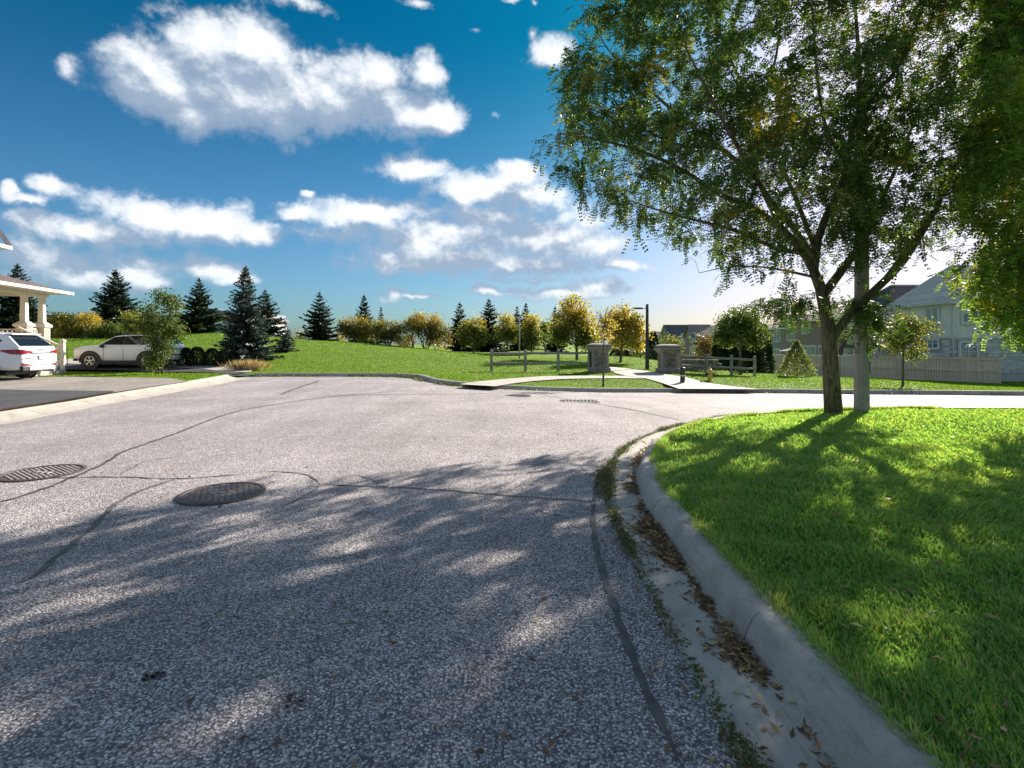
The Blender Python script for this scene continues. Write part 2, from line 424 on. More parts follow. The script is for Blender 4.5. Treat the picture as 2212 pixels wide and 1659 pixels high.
M['shingle'] = mat('grey_shingles', (0.42, 0.40, 0.375), (0.58, 0.55, 0.52), 9, rough=0.9, bump=0.4, bscale=50, island=0.18)
M['shingle_dark'] = mat('dark_shingles', (0.065, 0.065, 0.075), (0.11, 0.11, 0.12), 9, rough=0.9, bump=0.4, bscale=50, island=0.18)
M['shingle_brown'] = mat('brown_shingles', (0.18, 0.15, 0.135), (0.27, 0.235, 0.215), 7, rough=0.9, bump=0.4, bscale=50, island=0.18)
M['shingle_porch'] = mat('dark_brown_shingles', (0.085, 0.068, 0.062), (0.14, 0.115, 0.105), 7, rough=0.9, bump=0.4, bscale=50, island=0.18)
M['trim'] = mat('white_trim', (0.66, 0.65, 0.62), (0.72, 0.71, 0.68), 3, rough=0.6)
M['trim_grey'] = mat('pale_grey_trim', (0.46, 0.46, 0.46), (0.52, 0.52, 0.52), 3, rough=0.7)
M['cream'] = mat('cream_paint', (0.62, 0.57, 0.49), (0.68, 0.63, 0.56), 3, rough=0.6)
M['pane'] = mat('window_pane', (0.10, 0.12, 0.13), (0.30, 0.34, 0.36), 0.9, rough=0.05, spec=0.9)
M['blind'] = mat('white_blind', (0.55, 0.57, 0.58), rough=0.7)
M['screen'] = mat('lilac_screen', (0.50, 0.47, 0.54), (0.56, 0.53, 0.60), 2, rough=0.6)
M['canvas'] = mat('dark_canvas', (0.03, 0.035, 0.05), (0.05, 0.055, 0.07), 5, rough=0.8)
M['metal_roof'] = mat('blue_grey_metal_roof', (0.22, 0.26, 0.34), (0.28, 0.32, 0.40), 2, rough=0.5)
M['clad_red'] = mat('russet_cladding', (0.20, 0.085, 0.05), (0.26, 0.12, 0.075), 2, rough=0.8, stretch=(3, 3, 0.4))
M['clad_white'] = mat('white_cladding', (0.50, 0.52, 0.58), (0.56, 0.58, 0.63), 2, rough=0.7)
M['soil'] = mat('bare_soil', (0.11, 0.085, 0.06), (0.18, 0.14, 0.10), 6, rough=0.95, bump=0.6, bscale=40)
M['tarp'] = mat('blue_cover', (0.07, 0.08, 0.16), (0.12, 0.13, 0.23), 3, rough=0.7)


# ------------------------------------------------------------------ mesh helpers
def sm(a, b, x):
    t = np.clip((np.asarray(x, float) - a) / (b - a), 0, 1)
    return t * t * (3 - 2 * t)


def world_loc(o):
    v = Vector((0, 0, 0))
    while o is not None:
        v += o.location; o = o.parent
    return v


def link(name, me, m, parent=None, smooth=False, kind=None):
    if m is not None and not me.materials: me.materials.append(m)
    if smooth: me.polygons.foreach_set('use_smooth', np.ones(len(me.polygons), bool))
    o = bpy.data.objects.new(name, me)
    COL.objects.link(o)
    if parent is not None: o.parent = parent
    if kind: o['kind'] = kind
    return o


def arr_mesh(name, V, Fa):
    """mesh from an (n,3) array and an (m,k) array of faces"""
    V = np.ascontiguousarray(V, np.float32); Fa = np.ascontiguousarray(Fa, np.int32)
    me = bpy.data.meshes.new(name)
    k = Fa.shape[1]
    me.vertices.add(len(V)); me.vertices.foreach_set('co', V.ravel())
    me.loops.add(Fa.size); me.loops.foreach_set('vertex_index', Fa.ravel())
    me.polygons.add(len(Fa))
    me.polygons.foreach_set('loop_start', np.arange(0, Fa.size, k, dtype=np.int32))
    me.update(calc_edges=True)
    return me


class MB:
    def __init__(s): s.v, s.f = [], []
    def add(s, vs, fs):
        b = len(s.v); s.v += [tuple(v) for v in vs]; s.f += [tuple(b + i for i in f) for f in fs]; return s
    def box(s, c, d, rz=0.0, taper=1.0):
        x, y, z = (k / 2 for k in d); ca, sa = math.cos(rz), math.sin(rz); vs = []
        for sx, sy, sz in ((-1, -1, -1), (1, -1, -1), (1, 1, -1), (-1, 1, -1), (-1, -1, 1), (1, -1, 1), (1, 1, 1), (-1, 1, 1)):
            k = taper if sz > 0 else 1
            a, b = sx * x * k, sy * y * k
            vs.append((c[0] + a * ca - b * sa, c[1] + a * sa + b * ca, c[2] + sz * z))
        return s.add(vs, [(0, 3, 2, 1), (4, 5, 6, 7), (0, 1, 5, 4), (1, 2, 6, 5), (2, 3, 7, 6), (3, 0, 4, 7)])
    def bar(s, a, b, w, h, up=(0, 0, 1)):
        a, b = Vector(a), Vector(b); t = (b - a).normalized(); u = Vector(up)
        r = t.cross(u)
        if r.length < 1e-4: r = t.cross(Vector((0, 1, 0)))
        r.normalize(); u = r.cross(t).normalized()
        vs = [p + r * (i * w / 2) + u * (j * h / 2) for p in (a, b) for i, j in ((-1, -1), (1, -1), (1, 1), (-1, 1))]
        return s.add(vs, [(0, 3, 2, 1), (4, 5, 6, 7), (0, 1, 5, 4), (1, 2, 6, 5), (2, 3, 7, 6), (3, 0, 4, 7)])
    def tube(s, pts, rad, n=8, cap=True):
        pts = [Vector(p) for p in pts]
        if not hasattr(rad, '__len__'): rad = [rad] * len(pts)
        b = len(s.v); ref = Vector((0.31, 0.95, 0.05))
        for i, p in enumerate(pts):
            t = (pts[min(i + 1, len(pts) - 1)] - pts[max(i - 1, 0)])
            if t.length < 1e-9: t = Vector((0, 0, 1))
            t.normalize()
            u = t.cross(ref)
            if u.length < 0.1: u = t.cross(Vector((1, 0, 0)))
            u.normalize(); w = t.cross(u)
            for k in range(n):
                a = 2 * math.pi * k / n
                s.v.append(tuple(p + (u * math.cos(a) + w * math.sin(a)) * rad[i]))
        for i in range(len(pts) - 1):
            for k in range(n):
                k2 = (k + 1) % n
                s.f.append((b + i * n + k, b + i * n + k2, b + (i + 1) * n + k2, b + (i + 1) * n + k))
        if cap:
            s.f.append(tuple(b + k for k in range(n))[::-1])
            s.f.append(tuple(b + (len(pts) - 1) * n + k for k in range(n)))
        return s
    def lathe(s, prof, c=(0, 0, 0), n=16, a0=0.0, axis='z'):
        b = len(s.v)
        for r, z in prof:
            for k in range(n):
                a = a0 + 2 * math.pi * k / n
                q = (r * math.cos(a), r * math.sin(a), z)
                if axis == 'y': q = (q[0], q[2], q[1])
                if axis == 'x': q = (q[2], q[0], q[1])
                s.v.append((c[0] + q[0], c[1] + q[1], c[2] + q[2]))
        for i in range(len(prof) - 1):
            for k in range(n):
                k2 = (k + 1) % n
                s.f.append((b + i * n + k, b + i * n + k2, b + (i + 1) * n + k2, b + (i + 1) * n + k))
        s.f.append(tuple(b + k for k in range(n))[::-1])
        s.f.append(tuple(b + (len(prof) - 1) * n + k for k in range(n)))
        return s
    def square(s, prof, c):
        """stack of square rings: (half width, z)"""
        return s.lathe([(h * math.sqrt(2), z) for h, z in prof], c, 4, math.pi / 4)
    def quad(s, *p): return s.add(p, [tuple(range(len(p)))])
    def slab(s, poly, t):
        """a flat polygon given a thickness along its normal (downwards from the given face)"""
        p = [Vector(q) for q in poly]; nrm = (p[1] - p[0]).cross(p[2] - p[0]).normalized()
        n = len(p); q = [v - nrm * t for v in p]
        return s.add(p + q, [tuple(range(n)), tuple(range(2 * n - 1, n - 1, -1))] + [((i + 1) % n, i, n + i, n + (i + 1) % n) for i in range(n)])
    def xf(s, mtx):
        s.v = [tuple(mtx @ Vector(v)) for v in s.v]; return s
    def build(s, name, m, parent=None, smooth=False, bevel=0.0, kind=None):
        off = world_loc(parent) if parent is not None else Vector((0, 0, 0))
        me = bpy.data.meshes.new(name)
        me.from_pydata([(v[0] - off.x, v[1] - off.y, v[2] - off.z) for v in s.v], [], s.f)
        me.update()
        o = link(name, me, m, parent, smooth, kind)
        if bevel:
            k = o.modifiers.new('bevel', 'BEVEL'); k.width = bevel; k.segments = 2; k.limit_method = 'ANGLE'; k.angle_limit = R(40)
        return o


def thing(name, label, cat, loc=(0, 0, 0), group=None):
    o = bpy.data.objects.new(name, None); COL.objects.link(o)
    o.empty_display_size = 0.2
    o.location = loc; o['label'] = label; o['category'] = cat
    if group: o['group'] = group
    return o


def struct(name, loc=(0, 0, 0)):
    o = bpy.data.objects.new(name, None); COL.objects.link(o); o.location = loc; o['kind'] = 'structure'
    return o


# ------------------------------------------------------------------ the lie of the land
def P(u, v, Y):
    """point of the place seen at pixel (u, v) of the photograph, Y metres ahead"""
    return np.array(((u - U0) / F * Y, Y, EYE - (v - VH) / F * Y))


def zroad(X, Y):
    X, Y = np.asarray(X, float), np.asarray(Y, float)
    d = np.maximum(Y - 11.5, 0)
    d = np.where(d < 1.0, d * d / 2, d - 0.5)
    return -0.051 * np.minimum(d, 12) * sm(-5, 4, X)


def hit(u, v, fun, off=0.0, y0=1.0, y1=110.0):
    Ys = np.linspace(y0, y1, 9000)
    X = (u - U0) / F * Ys; z = EYE - (v - VH) / F * Ys
    k = np.argmax(z <= fun(X, Ys) + off)
    return float(X[k]), float(Ys[k])


def resample(pts, step):
    pts = np.asarray(pts, float); seg = np.hypot(*(np.diff(pts[:, :2], axis=0).T)); L = np.r_[0, np.cumsum(seg)]
    n = max(2, int(round(L[-1] / step)) + 1); t = np.linspace(0, L[-1], n)
    return np.stack([np.interp(t, L, pts[:, i]) for i in range(pts.shape[1])], 1)


def smooth_line(pts, n=3):
    p = np.asarray(pts, float)
    for _ in range(n):
        q = [p[0]]
        for a, b in zip(p[:-1], p[1:]): q += [a * .75 + b * .25, a * .25 + b * .75]
        p = np.array(q + [p[-1]])
    return p


def offset_line(p, d):
    """shift a line sideways, to its left"""
    p = np.asarray(p, float); t = np.gradient(p, axis=0); t /= np.linalg.norm(t, axis=1)[:, None] + 1e-9
    return p + np.stack([-t[:, 1], t[:, 0]], 1) * d


def line_dist(X, Y, line):
    X, Y = np.asarray(X, float).ravel(), np.asarray(Y, float).ravel()
    best = np.full(X.shape, 1e9)
    for a, b in zip(line[:-1], line[1:]):
        d = b - a; L = d @ d
        t = np.clip(((X - a[0]) * d[0] + (Y - a[1]) * d[1]) / max(L, 1e-9), 0, 1)
        best = np.minimum(best, np.hypot(X - a[0] - t * d[0], Y - a[1] - t * d[1]))
    return best


def inside(X, Y, poly):
    X, Y = np.asarray(X, float), np.asarray(Y, float); r = np.zeros(X.shape, bool); p = np.asarray(poly)
    for (x1, y1), (x2, y2) in zip(p, np.roll(p, -1, 0)):
        c = ((y1 > Y) != (y2 > Y)) & (X < (x2 - x1) * (Y - y1) / (y2 - y1 + 1e-12) + x1)
        r ^= c
    return r


# far edge of the road (foot of the kerb), from the drives on the left round to the street on the right
far_left = np.array([(-9.0, -8.0), (-9.25, 2.0)] + [hit(u, v, zroad) for u, v in ((0, 911), (180, 877), (330, 852), (461, 829), (515, 817.5))])
far_mid = np.array([hit(u, v, zroad) for u, v in ((548, 813.6), (640, 813.4), (760, 813.4), (860, 814))])
far_turn = smooth_line([hit(u, v, zroad) for u, v in ((860, 814), (905, 817.5), (925, 826), (975, 833.5), (1060, 839.5))], 2)
far_right = smooth_line([hit(u, v, zroad) for u, v in ((1060, 839.5), (1150, 844), (1250, 846.5), (1500, 848), (1700, 850), (2212, 855))] + [(24, 16.4), (40, 12.0), (70, 4.0)], 2)
far_edge = np.vstack([far_left, far_mid, far_turn[1:], far_right[1:]])

# control heights of the land beyond (x, y, z)
ctl = []
def cp(u, v, Y): ctl.append(tuple(P(u, v, Y)))
for u, v in ((-120, 729), (60, 731), (180, 732), (300, 731), (381, 724), (490, 718.5), (560, 723), (636, 734), (720, 738), (794, 742), (860, 749), (967, 760)): cp(u, v, 40)
cp(1040, 767, 37)
for u in (-120, 180, 381, 490, 636, 794, 967): ctl.append(((u - U0) / F * 58, 58, 0.35))
for u in (180, 490, 794): ctl.append(((u - U0) / F * 72, 72, 0.0))
for x, y, z in ((-17, 18, 0.17), (-21, 18, 0.25), (-13, 16, 0.12), (-13.5, 22, 0.14), (-18, 26, 0.15), (-22, 26, 0.2), (-12, 12, 0.12), (-14, 26, 0.15), (-11, 28.5, 0.42), (-6, 26, 0.2), (-22, 12, 0.22), (-14, 2, 0.16), (-30, 5, 0.3), (-30, 22, 0.35)): ctl.append((x, y, z))
for u, v, Y in ((1062, 803, 28.2), (1135, 801.7, 28.8), (1206, 801.7, 28.8), (1296, 803, 28), (1442, 804.5, 28), (1468, 805.5, 30), (1525, 809.4, 29), (1580, 812, 29.2), (1630, 813.3, 30),
                (1533, 821, 23.8), (1475, 825.5, 23), (1599, 810, 31.5), (1122, 777.5, 40), (1246, 778.5, 38), (1358, 770, 40), (1312, 773.5, 40), (1396, 775.5, 40), (1440, 783, 40), (1398, 798, 31.5),
                (1230, 765, 46), (1095, 749, 62), (1303, 824.6, 21.8), (1950, 834, 23.5), (1721, 812, 31)): cp(u, v, Y)
for x, y, z in ((31, 32.8, -1.06), (26, 38.2, -1.06), (21.3, 43.7, -1.06), (30.4, 36, -1.1), (40, 34, -1.1), (28, 60, -1.6), (28, 85, -2.0), (28, 110, -2.2), (16, 40, -0.6), (12, 50, -0.2), (5, 60, 0.6), (-10, 90, 0.0), (60, 40, -1.3), (45, 20, -0.9), (28, 22, -0.75), (8, 90, -1.0), (-60, 90, 0.0), (60, 100, -2.0), (-50, 30, 0.6), (-60, 0, 0.5)): ctl.append((x, y, z))
ctl = np.array(ctl)


def _tps():
    def U(r): return np.where(r > 1e-9, r * r * np.log(np.maximum(r, 1e-9)), 0)
    n = len(ctl); D = np.linalg.norm(ctl[:, None, :2] - ctl[None, :, :2], axis=2) / 10
    A = np.zeros((n + 3, n + 3)); A[:n, :n] = U(D) + np.eye(n) * 0.02
    A[:n, n] = 1; A[:n, n + 1:] = ctl[:, :2] / 10; A[n, :n] = 1; A[n + 1:, :n] = ctl[:, :2].T / 10
    w = np.linalg.solve(A, np.r_[ctl[:, 2], 0, 0, 0])
    def f(X, Y):
        X, Y = np.asarray(X, float), np.asarray(Y, float); sh = X.shape
        x, y = np.clip(X.ravel(), -75, 75) / 10, np.clip(Y.ravel(), -12, 118) / 10
        r = np.hypot(x[:, None] - ctl[None, :, 0] / 10, y[:, None] - ctl[None, :, 1] / 10)
        return (U(r) @ w[:n] + w[n] + w[n + 1] * x + w[n + 2] * y).reshape(sh)
    return f


_base = _tps()


def zland(X, Y):
    X, Y = np.asarray(X, float), np.asarray(Y, float)
    d = line_dist(X, Y, far_edge).reshape(X.shape)
    w = sm(0.3, 3.2, d)
    return (zroad(X, Y) + 0.13) * (1 - w) + _base(X, Y) * w


def zl(x, y): return float(zland(np.array([x]), np.array([y]))[0])


def on_land(u, v, off=0.0, y0=14.0):
    x, y = hit(u, v, zland, off, y0, 70.0)
    return x, y, zl(x, y)


def polys_sheet(name, poly, zf, m, step=0.6, extra=None, kind='structure', parent=None):
    """one sheet that fills the outline and follows the land"""
    poly = np.asarray(poly, float)
    x0, y0 = poly.min(0); x1, y1 = poly.max(0)
    if extra is None:
        gx, gy = np.meshgrid(np.arange(x0 + step / 2, x1, step), np.arange(y0 + step / 2, y1, step))
        pts = np.stack([gx.ravel(), gy.ravel()], 1)
    else: pts = extra
    pts = pts[inside(pts[:, 0], pts[:, 1], poly)]
    closed = np.vstack([poly, poly[:1]])
    pts = pts[line_dist(pts[:, 0], pts[:, 1], closed) > min(step, 0.5) * 0.4]
    n = len(poly)
    allp = np.vstack([poly, pts])
    r = delaunay_2d_cdt([Vector(p) for p in allp], [(i, (i + 1) % n) for i in range(n)], [], 0, 1e-5)
    V = np.array([(v.x, v.y) for v in r[0]]); T = np.array([f for f in r[2] if len(f) == 3])
    c = V[T].mean(1); T = T[inside(c[:, 0], c[:, 1], poly)]
    a = V[T]; area = (a[:, 1, 0] - a[:, 0, 0]) * (a[:, 2, 1] - a[:, 0, 1]) - (a[:, 2, 0] - a[:, 0, 0]) * (a[:, 1, 1] - a[:, 0, 1])
    T[area < 0] = T[area < 0][:, ::-1]
    Z = zf(V[:, 0], V[:, 1])
    return link(name, arr_mesh(name, np.c_[V, Z], T), m, parent, True, kind)


# ------------------------------------------------------------------ ground, road, kerbs, drives, paths
def build_ground():
    edge = offset_line(far_edge, np.where(np.arange(len(far_edge)) < len(far_left), 0.44, 0.12)[:, None])
    edge[:, 1] = np.where(np.abs(far_edge[:, 1] - edge[:, 1]) > 2, far_edge[:, 1], edge[:, 1])
    poly = np.vstack([edge, [(400, -60), (600, 0), (600, 700), (-600, 700), (-600, -60), (-9.0, -60)]])
    P1 = np.stack([g.ravel() for g in np.meshgrid(np.arange(-46, 48, 0.95), np.arange(-6, 62, 0.95))], 1)
    P2 = np.stack([g.ravel() for g in np.meshgrid(np.arange(-130, 131, 9.0), np.arange(-55, 160, 9.0))], 1)
    P2 = P2[(np.abs(P2[:, 0]) > 48) | (P2[:, 1] > 63) | (P2[:, 1] < -7)]
    P3 = np.stack([g.ravel() for g in np.meshgrid(np.arange(-590, 600, 70.0), np.arange(-50, 690, 70.0))], 1)
    P3 = P3[(np.abs(P3[:, 0]) > 140) | (P3[:, 1] > 165)]
    polys_sheet('ground', poly, zland, M['turf'], 0.95, np.vstack([P1, P2, P3]))

    # the road: one sheet, continuing under the kerbs
    gx = np.r_[np.arange(-13.5, 20, 0.6), np.arange(20, 90, 3.0)]; gy = np.r_[np.arange(-60, -6, 6.0), np.arange(-6, 25.5, 0.6)]
    X, Y = np.meshgrid(gx, gy); n, k = X.shape
    i = np.arange(n * k).reshape(n, k)
    Fq = np.stack([i[:-1, :-1], i[:-1, 1:], i[1:, 1:], i[1:, :-1]], -1).reshape(-1, 4)
    mx, my = X.ravel()[Fq].mean(1), Y.ravel()[Fq].mean(1)
    deep = inside(mx, my, poly) & (line_dist(mx, my, far_edge) > 1.0)
    Fq = Fq[~deep]
    road = link('road', arr_mesh('road', np.stack([X, Y, zroad(X, Y)], -1).reshape(-1, 3), Fq), M['asphalt'], None, True, 'structure')
    return road


road = build_ground()


def kerb_run(name, line, prof, zf, sect=2.4, gap=0.012, m='concrete', step=0.3):
    """kerb cast in lengths: prof is (distance to the left of the line, height)"""
    root = struct(name, (line[0][0], line[0][1], 0))
    p = resample(line, step); L = np.r_[0, np.cumsum(np.hypot(*np.diff(p, axis=0).T))]
    nsec = max(1, int(round(L[-1] / sect)))
    for k in range(nsec):
        t0, t1 = L[-1] * k / nsec + gap / 2, L[-1] * (k + 1) / nsec - gap / 2
        ts = np.linspace(t0, t1, max(3, int((t1 - t0) / step) + 1))
        c = np.stack([np.interp(ts, L, p[:, 0]), np.interp(ts, L, p[:, 1])], 1)
        c1 = np.stack([np.interp(ts + .05, L, p[:, 0]), np.interp(ts + .05, L, p[:, 1])], 1); c0 = np.stack([np.interp(ts - .05, L, p[:, 0]), np.interp(ts - .05, L, p[:, 1])], 1)
        t = c1 - c0; t /= np.linalg.norm(t, axis=1)[:, None] + 1e-9
        nr = np.stack([-t[:, 1], t[:, 0]], 1)
        z = zf(c[:, 0], c[:, 1]) + random.uniform(-0.003, 0.003)
        b = MB(); np_ = len(prof)
        for j in range(len(c)):
            for d, h in prof: b.v.append((c[j, 0] + nr[j, 0] * d, c[j, 1] + nr[j, 1] * d, z[j] + h))
        for j in range(len(c) - 1):
            for q in range(np_ - 1):
                b.f.append((j * np_ + q, (j + 1) * np_ + q, (j + 1) * np_ + q + 1, j * np_ + q + 1))
        b.f.append(tuple(range(np_))); b.f.append(tuple(range((len(c) - 1) * np_, len(c) * np_))[::-1])
        b.build('kerb_section', M[m], root, True).data.set_sharp_from_angle(angle=R(35))
    return root


# kerbs: the foot of the face lies on the line, land lies to the left
high = [(-0.32, -0.1), (-0.32, 0.012), (0.0, 0.006), (0.02, 0.075), (0.045, 0.142), (0.065, 0.156), (0.17, 0.156), (0.185, -0.1)]
low = [(-0.30, -0.1), (-0.30, 0.012), (0.0, 0.012), (0.10, 0.05), (0.17, 0.062), (0.34, 0.11), (0.42, 0.172), (0.47, 0.178), (0.49, -0.1)]
drop = [(-0.32, -0.1), (-0.32, 0.012), (0.0, 0.010), (0.03, 0.03), (0.05, 0.04), (0.12, 0.15), (0.22, 0.172), (0.24, -0.1)]
kerb_run('kerb', far_left[1:], low, zroad)
kerb_run('kerb', far_mid, high, zroad)
kerb_run('kerb', far_turn[:6], high, zroad, 1.4)
kerb_run('kerb', far_turn[5:], drop, zroad, 1.6)
kerb_run('kerb', far_right, high, zroad)

# the corner lawn on the right, its kerb and gutter; the line is the outer edge of the gutter
near_line = smooth_line([(0.95, -7), (0.87, -1), (0.835, 1.6), (0.815, 2.4), (0.83, 3.4), (0.86, 4.6), (1.0, 5.7), (1.27, 6.6), (1.70, 7.65), (2.40, 8.75), (3.3, 9.75), (4.6, 10.55), (6.3, 11.15), (9, 11.5), (14, 11.2), (22, 9.2), (40, 3.0)], 3)
near_right = near_line            # the lawn lies on the right hand of this line
near_prof = [(0.0, -0.1), (0.0, 0.010), (-0.32, 0.004), (-0.345, 0.012), (-0.365, 0.07), (-0.39, 0.125), (-0.415, 0.148), (-0.44, 0.155), (-0.545, 0.155), (-0.56, 0.13), (-0.56, -0.1)]
kerb_run('kerb', near_right, near_prof, zroad, 1.9, 0.012, step=0.2)
lawn_edge = offset_line(near_right, -0.54)


def zlawn(X, Y):
    X, Y = np.asarray(X, float), np.asarray(Y, float)
    d = line_dist(X, Y, lawn_edge).reshape(X.shape)
    return zroad(X, Y) + 0.12 + 0.05 * sm(0, 2.5, d) + 0.012 * np.sin(X * 2.1 + 1) * np.sin(Y * 1.7) * sm(0, 1, d)


lawn_poly = np.vstack([lawn_edge, [(40, -7)]])
polys_sheet('lawn', lawn_poly, zlawn, M['lawn'], 0.4, np.stack([g.ravel() for g in np.meshgrid(np.arange(1.3, 18, 0.4), np.arange(-6.5, 11.6, 0.4))], 1))


def land_poly(name, px, m, lift=0.03, step=0.7, smooth=0):
    pts = [hit(u, v, zland, lift, 9.0, 70.0) for u, v in px]
    if smooth: pts = smooth_line(pts + pts[:1], smooth)[:-1]
    return polys_sheet(name, pts, lambda X, Y: zland(X, Y) + lift, m, step)


# the footpath through the gate and the walk joining it from the left
land_poly('footpath', [(1466, 839.5), (1640, 840.5), (1580, 834), (1521, 826), (1480, 814), (1434, 808), (1400, 801.5), (1356, 796), (1318, 792), (1312, 796), (1330, 806), (1350, 811), (1397, 817.5), (1430, 827)], M['path'], 0.045)
land_poly('footpath', [(992, 829.8), (1024, 824.6), (1087, 818.5), (1171, 812.5), (1257, 811.2), (1353, 811.8), (1394, 817.2), (1330, 816.6), (1257, 817.3), (1205, 819), (1150, 823), (1100, 829), (1070, 834.2)], M['path'], 0.036)
# drives on the left
dk = 0.02
zd = lambda X, Y: zland(X, Y) + 0.02
def strip(name, xy, m, lift): return polys_sheet(name, xy, lambda X, Y: zland(X, Y) + lift, m, 0.6)
strip('driveway', [(-9.95, 7.5), (-10.15, 10.0), (-10.75, 13.8), (-11.35, 18.2), (-13.2, 19.9), (-15.6, 20.2), (-17.5, 20.6), (-23.5, 19.4), (-21.0, 7.0)], M['asphalt_pale'], 0.05)
strip('driveway_patch', [(-9.96, 7.5), (-10.16, 10.0), (-10.78, 14.0), (-11.0, 14.35), (-13.2, 14.55), (-16.0, 14.75), (-21.5, 14.6), (-20.5, 7.0)], M['asphalt_dark'], 0.062)
strip('driveway', [(-11.97, 22.6), (-12.25, 24.3), (-13.0, 26.2), (-15.2, 28.4), (-24.0, 29.4), (-24.5, 24.9), (-17.5, 25.0), (-14.2, 24.3)], M['path'], 0.05)
strip('driveway_patch', [(-11.97, 22.7), (-12.15, 23.7), (-14.4, 25.3), (-16.0, 26.5), (-24.0, 27.2), (-24.3, 25.1), (-17.5, 25.15), (-14.2, 24.4)], M['asphalt_dark'], 0.062)


# ------------------------------------------------------------------ marks in the road
def tar_line(px, w, m='tar', wob=0.012, name='crack'):
    p = np.array([hit(u, v, zroad) for u, v in px]); p = resample(smooth_line(p, 2), 0.06)
    n = len(p); t = np.arange(n)
    ph = rng.uniform(0, 9, 4)
    wv = sum(np.sin(t * f + q) for f, q in zip((0.31, 0.83, 0.17, 1.9), ph)) / 2.2
    c = offset_line(p, 0) + np.stack([-np.gradient(p[:, 1]), np.gradient(p[:, 0])], 1) / 0.06 * (wv * wob)[:, None]
    hw = w / 2 * (0.8 + 0.35 * np.sin(t * 0.47 + ph[0]) * np.sin(t * 1.3 + ph[1])) * np.minimum(1, np.minimum(t, n - 1 - t) / 5 + 0.15)
    d = np.gradient(c, axis=0); d /= np.linalg.norm(d, axis=1)[:, None] + 1e-9
    nr = np.stack([-d[:, 1], d[:, 0]], 1)
    l, r = c + nr * hw[:, None], c - nr * hw[:, None]
    V = np.empty((2 * n, 3)); V[0::2, :2] = l; V[1::2, :2] = r; V[:, 2] = zroad(V[:, 0], V[:, 1]) + 0.005
    i = np.arange(n - 1) * 2
    return link(name, arr_mesh(name, V, np.stack([i, i + 1, i + 3, i + 2], 1)), M[m], road, True)


tar_line([(1473, 1659), (1440, 1590), (1400, 1500), (1345, 1370), (1310, 1260), (1285, 1180), (1280, 1100), (1290, 1030), (1310, 985)], 0.05, 'tar_old', 0.003)
tar_line([(1308, 1086), (1200, 1079), (1080, 1070), (960, 1061), (860, 1053), (760, 1050), (690, 1046)], 0.030)
tar_line([(690, 1046), (684, 1056), (660, 1072), (628, 1088), (596, 1104)], 0.022)
tar_line([(690, 1046), (672, 1030), (640, 1022), (590, 1018), (545, 1020)], 0.022)
tar_line([(-40, 1094), (0, 1086), (90, 1059), (160, 1032), (235, 997), (265, 975), (310, 962), (400, 929), (480, 897), (545, 881), (700, 858), (760, 852), (860, 846)], 0.06)
tar_line([(0, 1041), (80, 1034), (160, 1032), (260, 1031), (380, 1036), (470, 1030), (540, 1024)], 0.028)
tar_line([(380, 1036), (330, 1050), (260, 1080), (210, 1125), (190, 1150), (130, 1200), (84, 1240), (40, 1262)], 0.05, 'tar_old')
tar_line([(605, 853), (640, 839), (670, 829), (693, 822)], 0.12, 'tar_old', 0.03)
tar_line([(700, 858), (780, 853), (900, 852), (1000, 852), (1090, 849), (1140, 848)], 0.06, 'tar_old')
tar_line([(1140, 848), (1165, 852), (1250, 866), (1320, 878), (1400, 892), (1470, 908)], 0.07, 'tar_old')
tar_line([(820, 1050), (800, 1036), (770, 1027), (745, 1024)], 0.014, 'tar', 0.02)
tar_line([(1130, 1086), (1150, 1100), (1180, 1112), (1230, 1122), (1290, 1132)], 0.014, 'tar', 0.02)
tar_line([(640, 1021), (700, 1017), (760, 1022)], 0.012, 'tar', 0.02)
tar_line([(250, 1031), (285, 1012), (300, 1000), (340, 992), (420, 985)], 0.012, 'tar', 0.02)
tar_line([(1250, 985), (1180, 1000), (1140, 1012), (1080, 1018)], 0.012, 'tar', 0.02)


def oil(u, v, r, m='tar'):
    x, y = hit(u, v, zroad); b = MB()
    for k in range(60):
        a = random.uniform(0, 6.28); d = r * random.random() ** 0.7
        cx, cy, s = x + math.cos(a) * d * 1.5, y + math.sin(a) * d, random.uniform(0.003, 0.009)
        n = 6; q = [(cx + math.cos(6.283 * i / n) * s * random.uniform(.7, 1.3), cy + math.sin(6.283 * i / n) * s * random.uniform(.7, 1.3), float(zroad(cx, cy)) + 0.005) for i in range(n)]
        b.quad(*q)
    return b.build('oil_stain', M[m], road, kind='stuff')


oil(625, 1515, 0.06, 'tar_old'); oil(330, 1465, 0.035, 'tar_old'); oil(790, 1112, 0.08, 'tar_old')


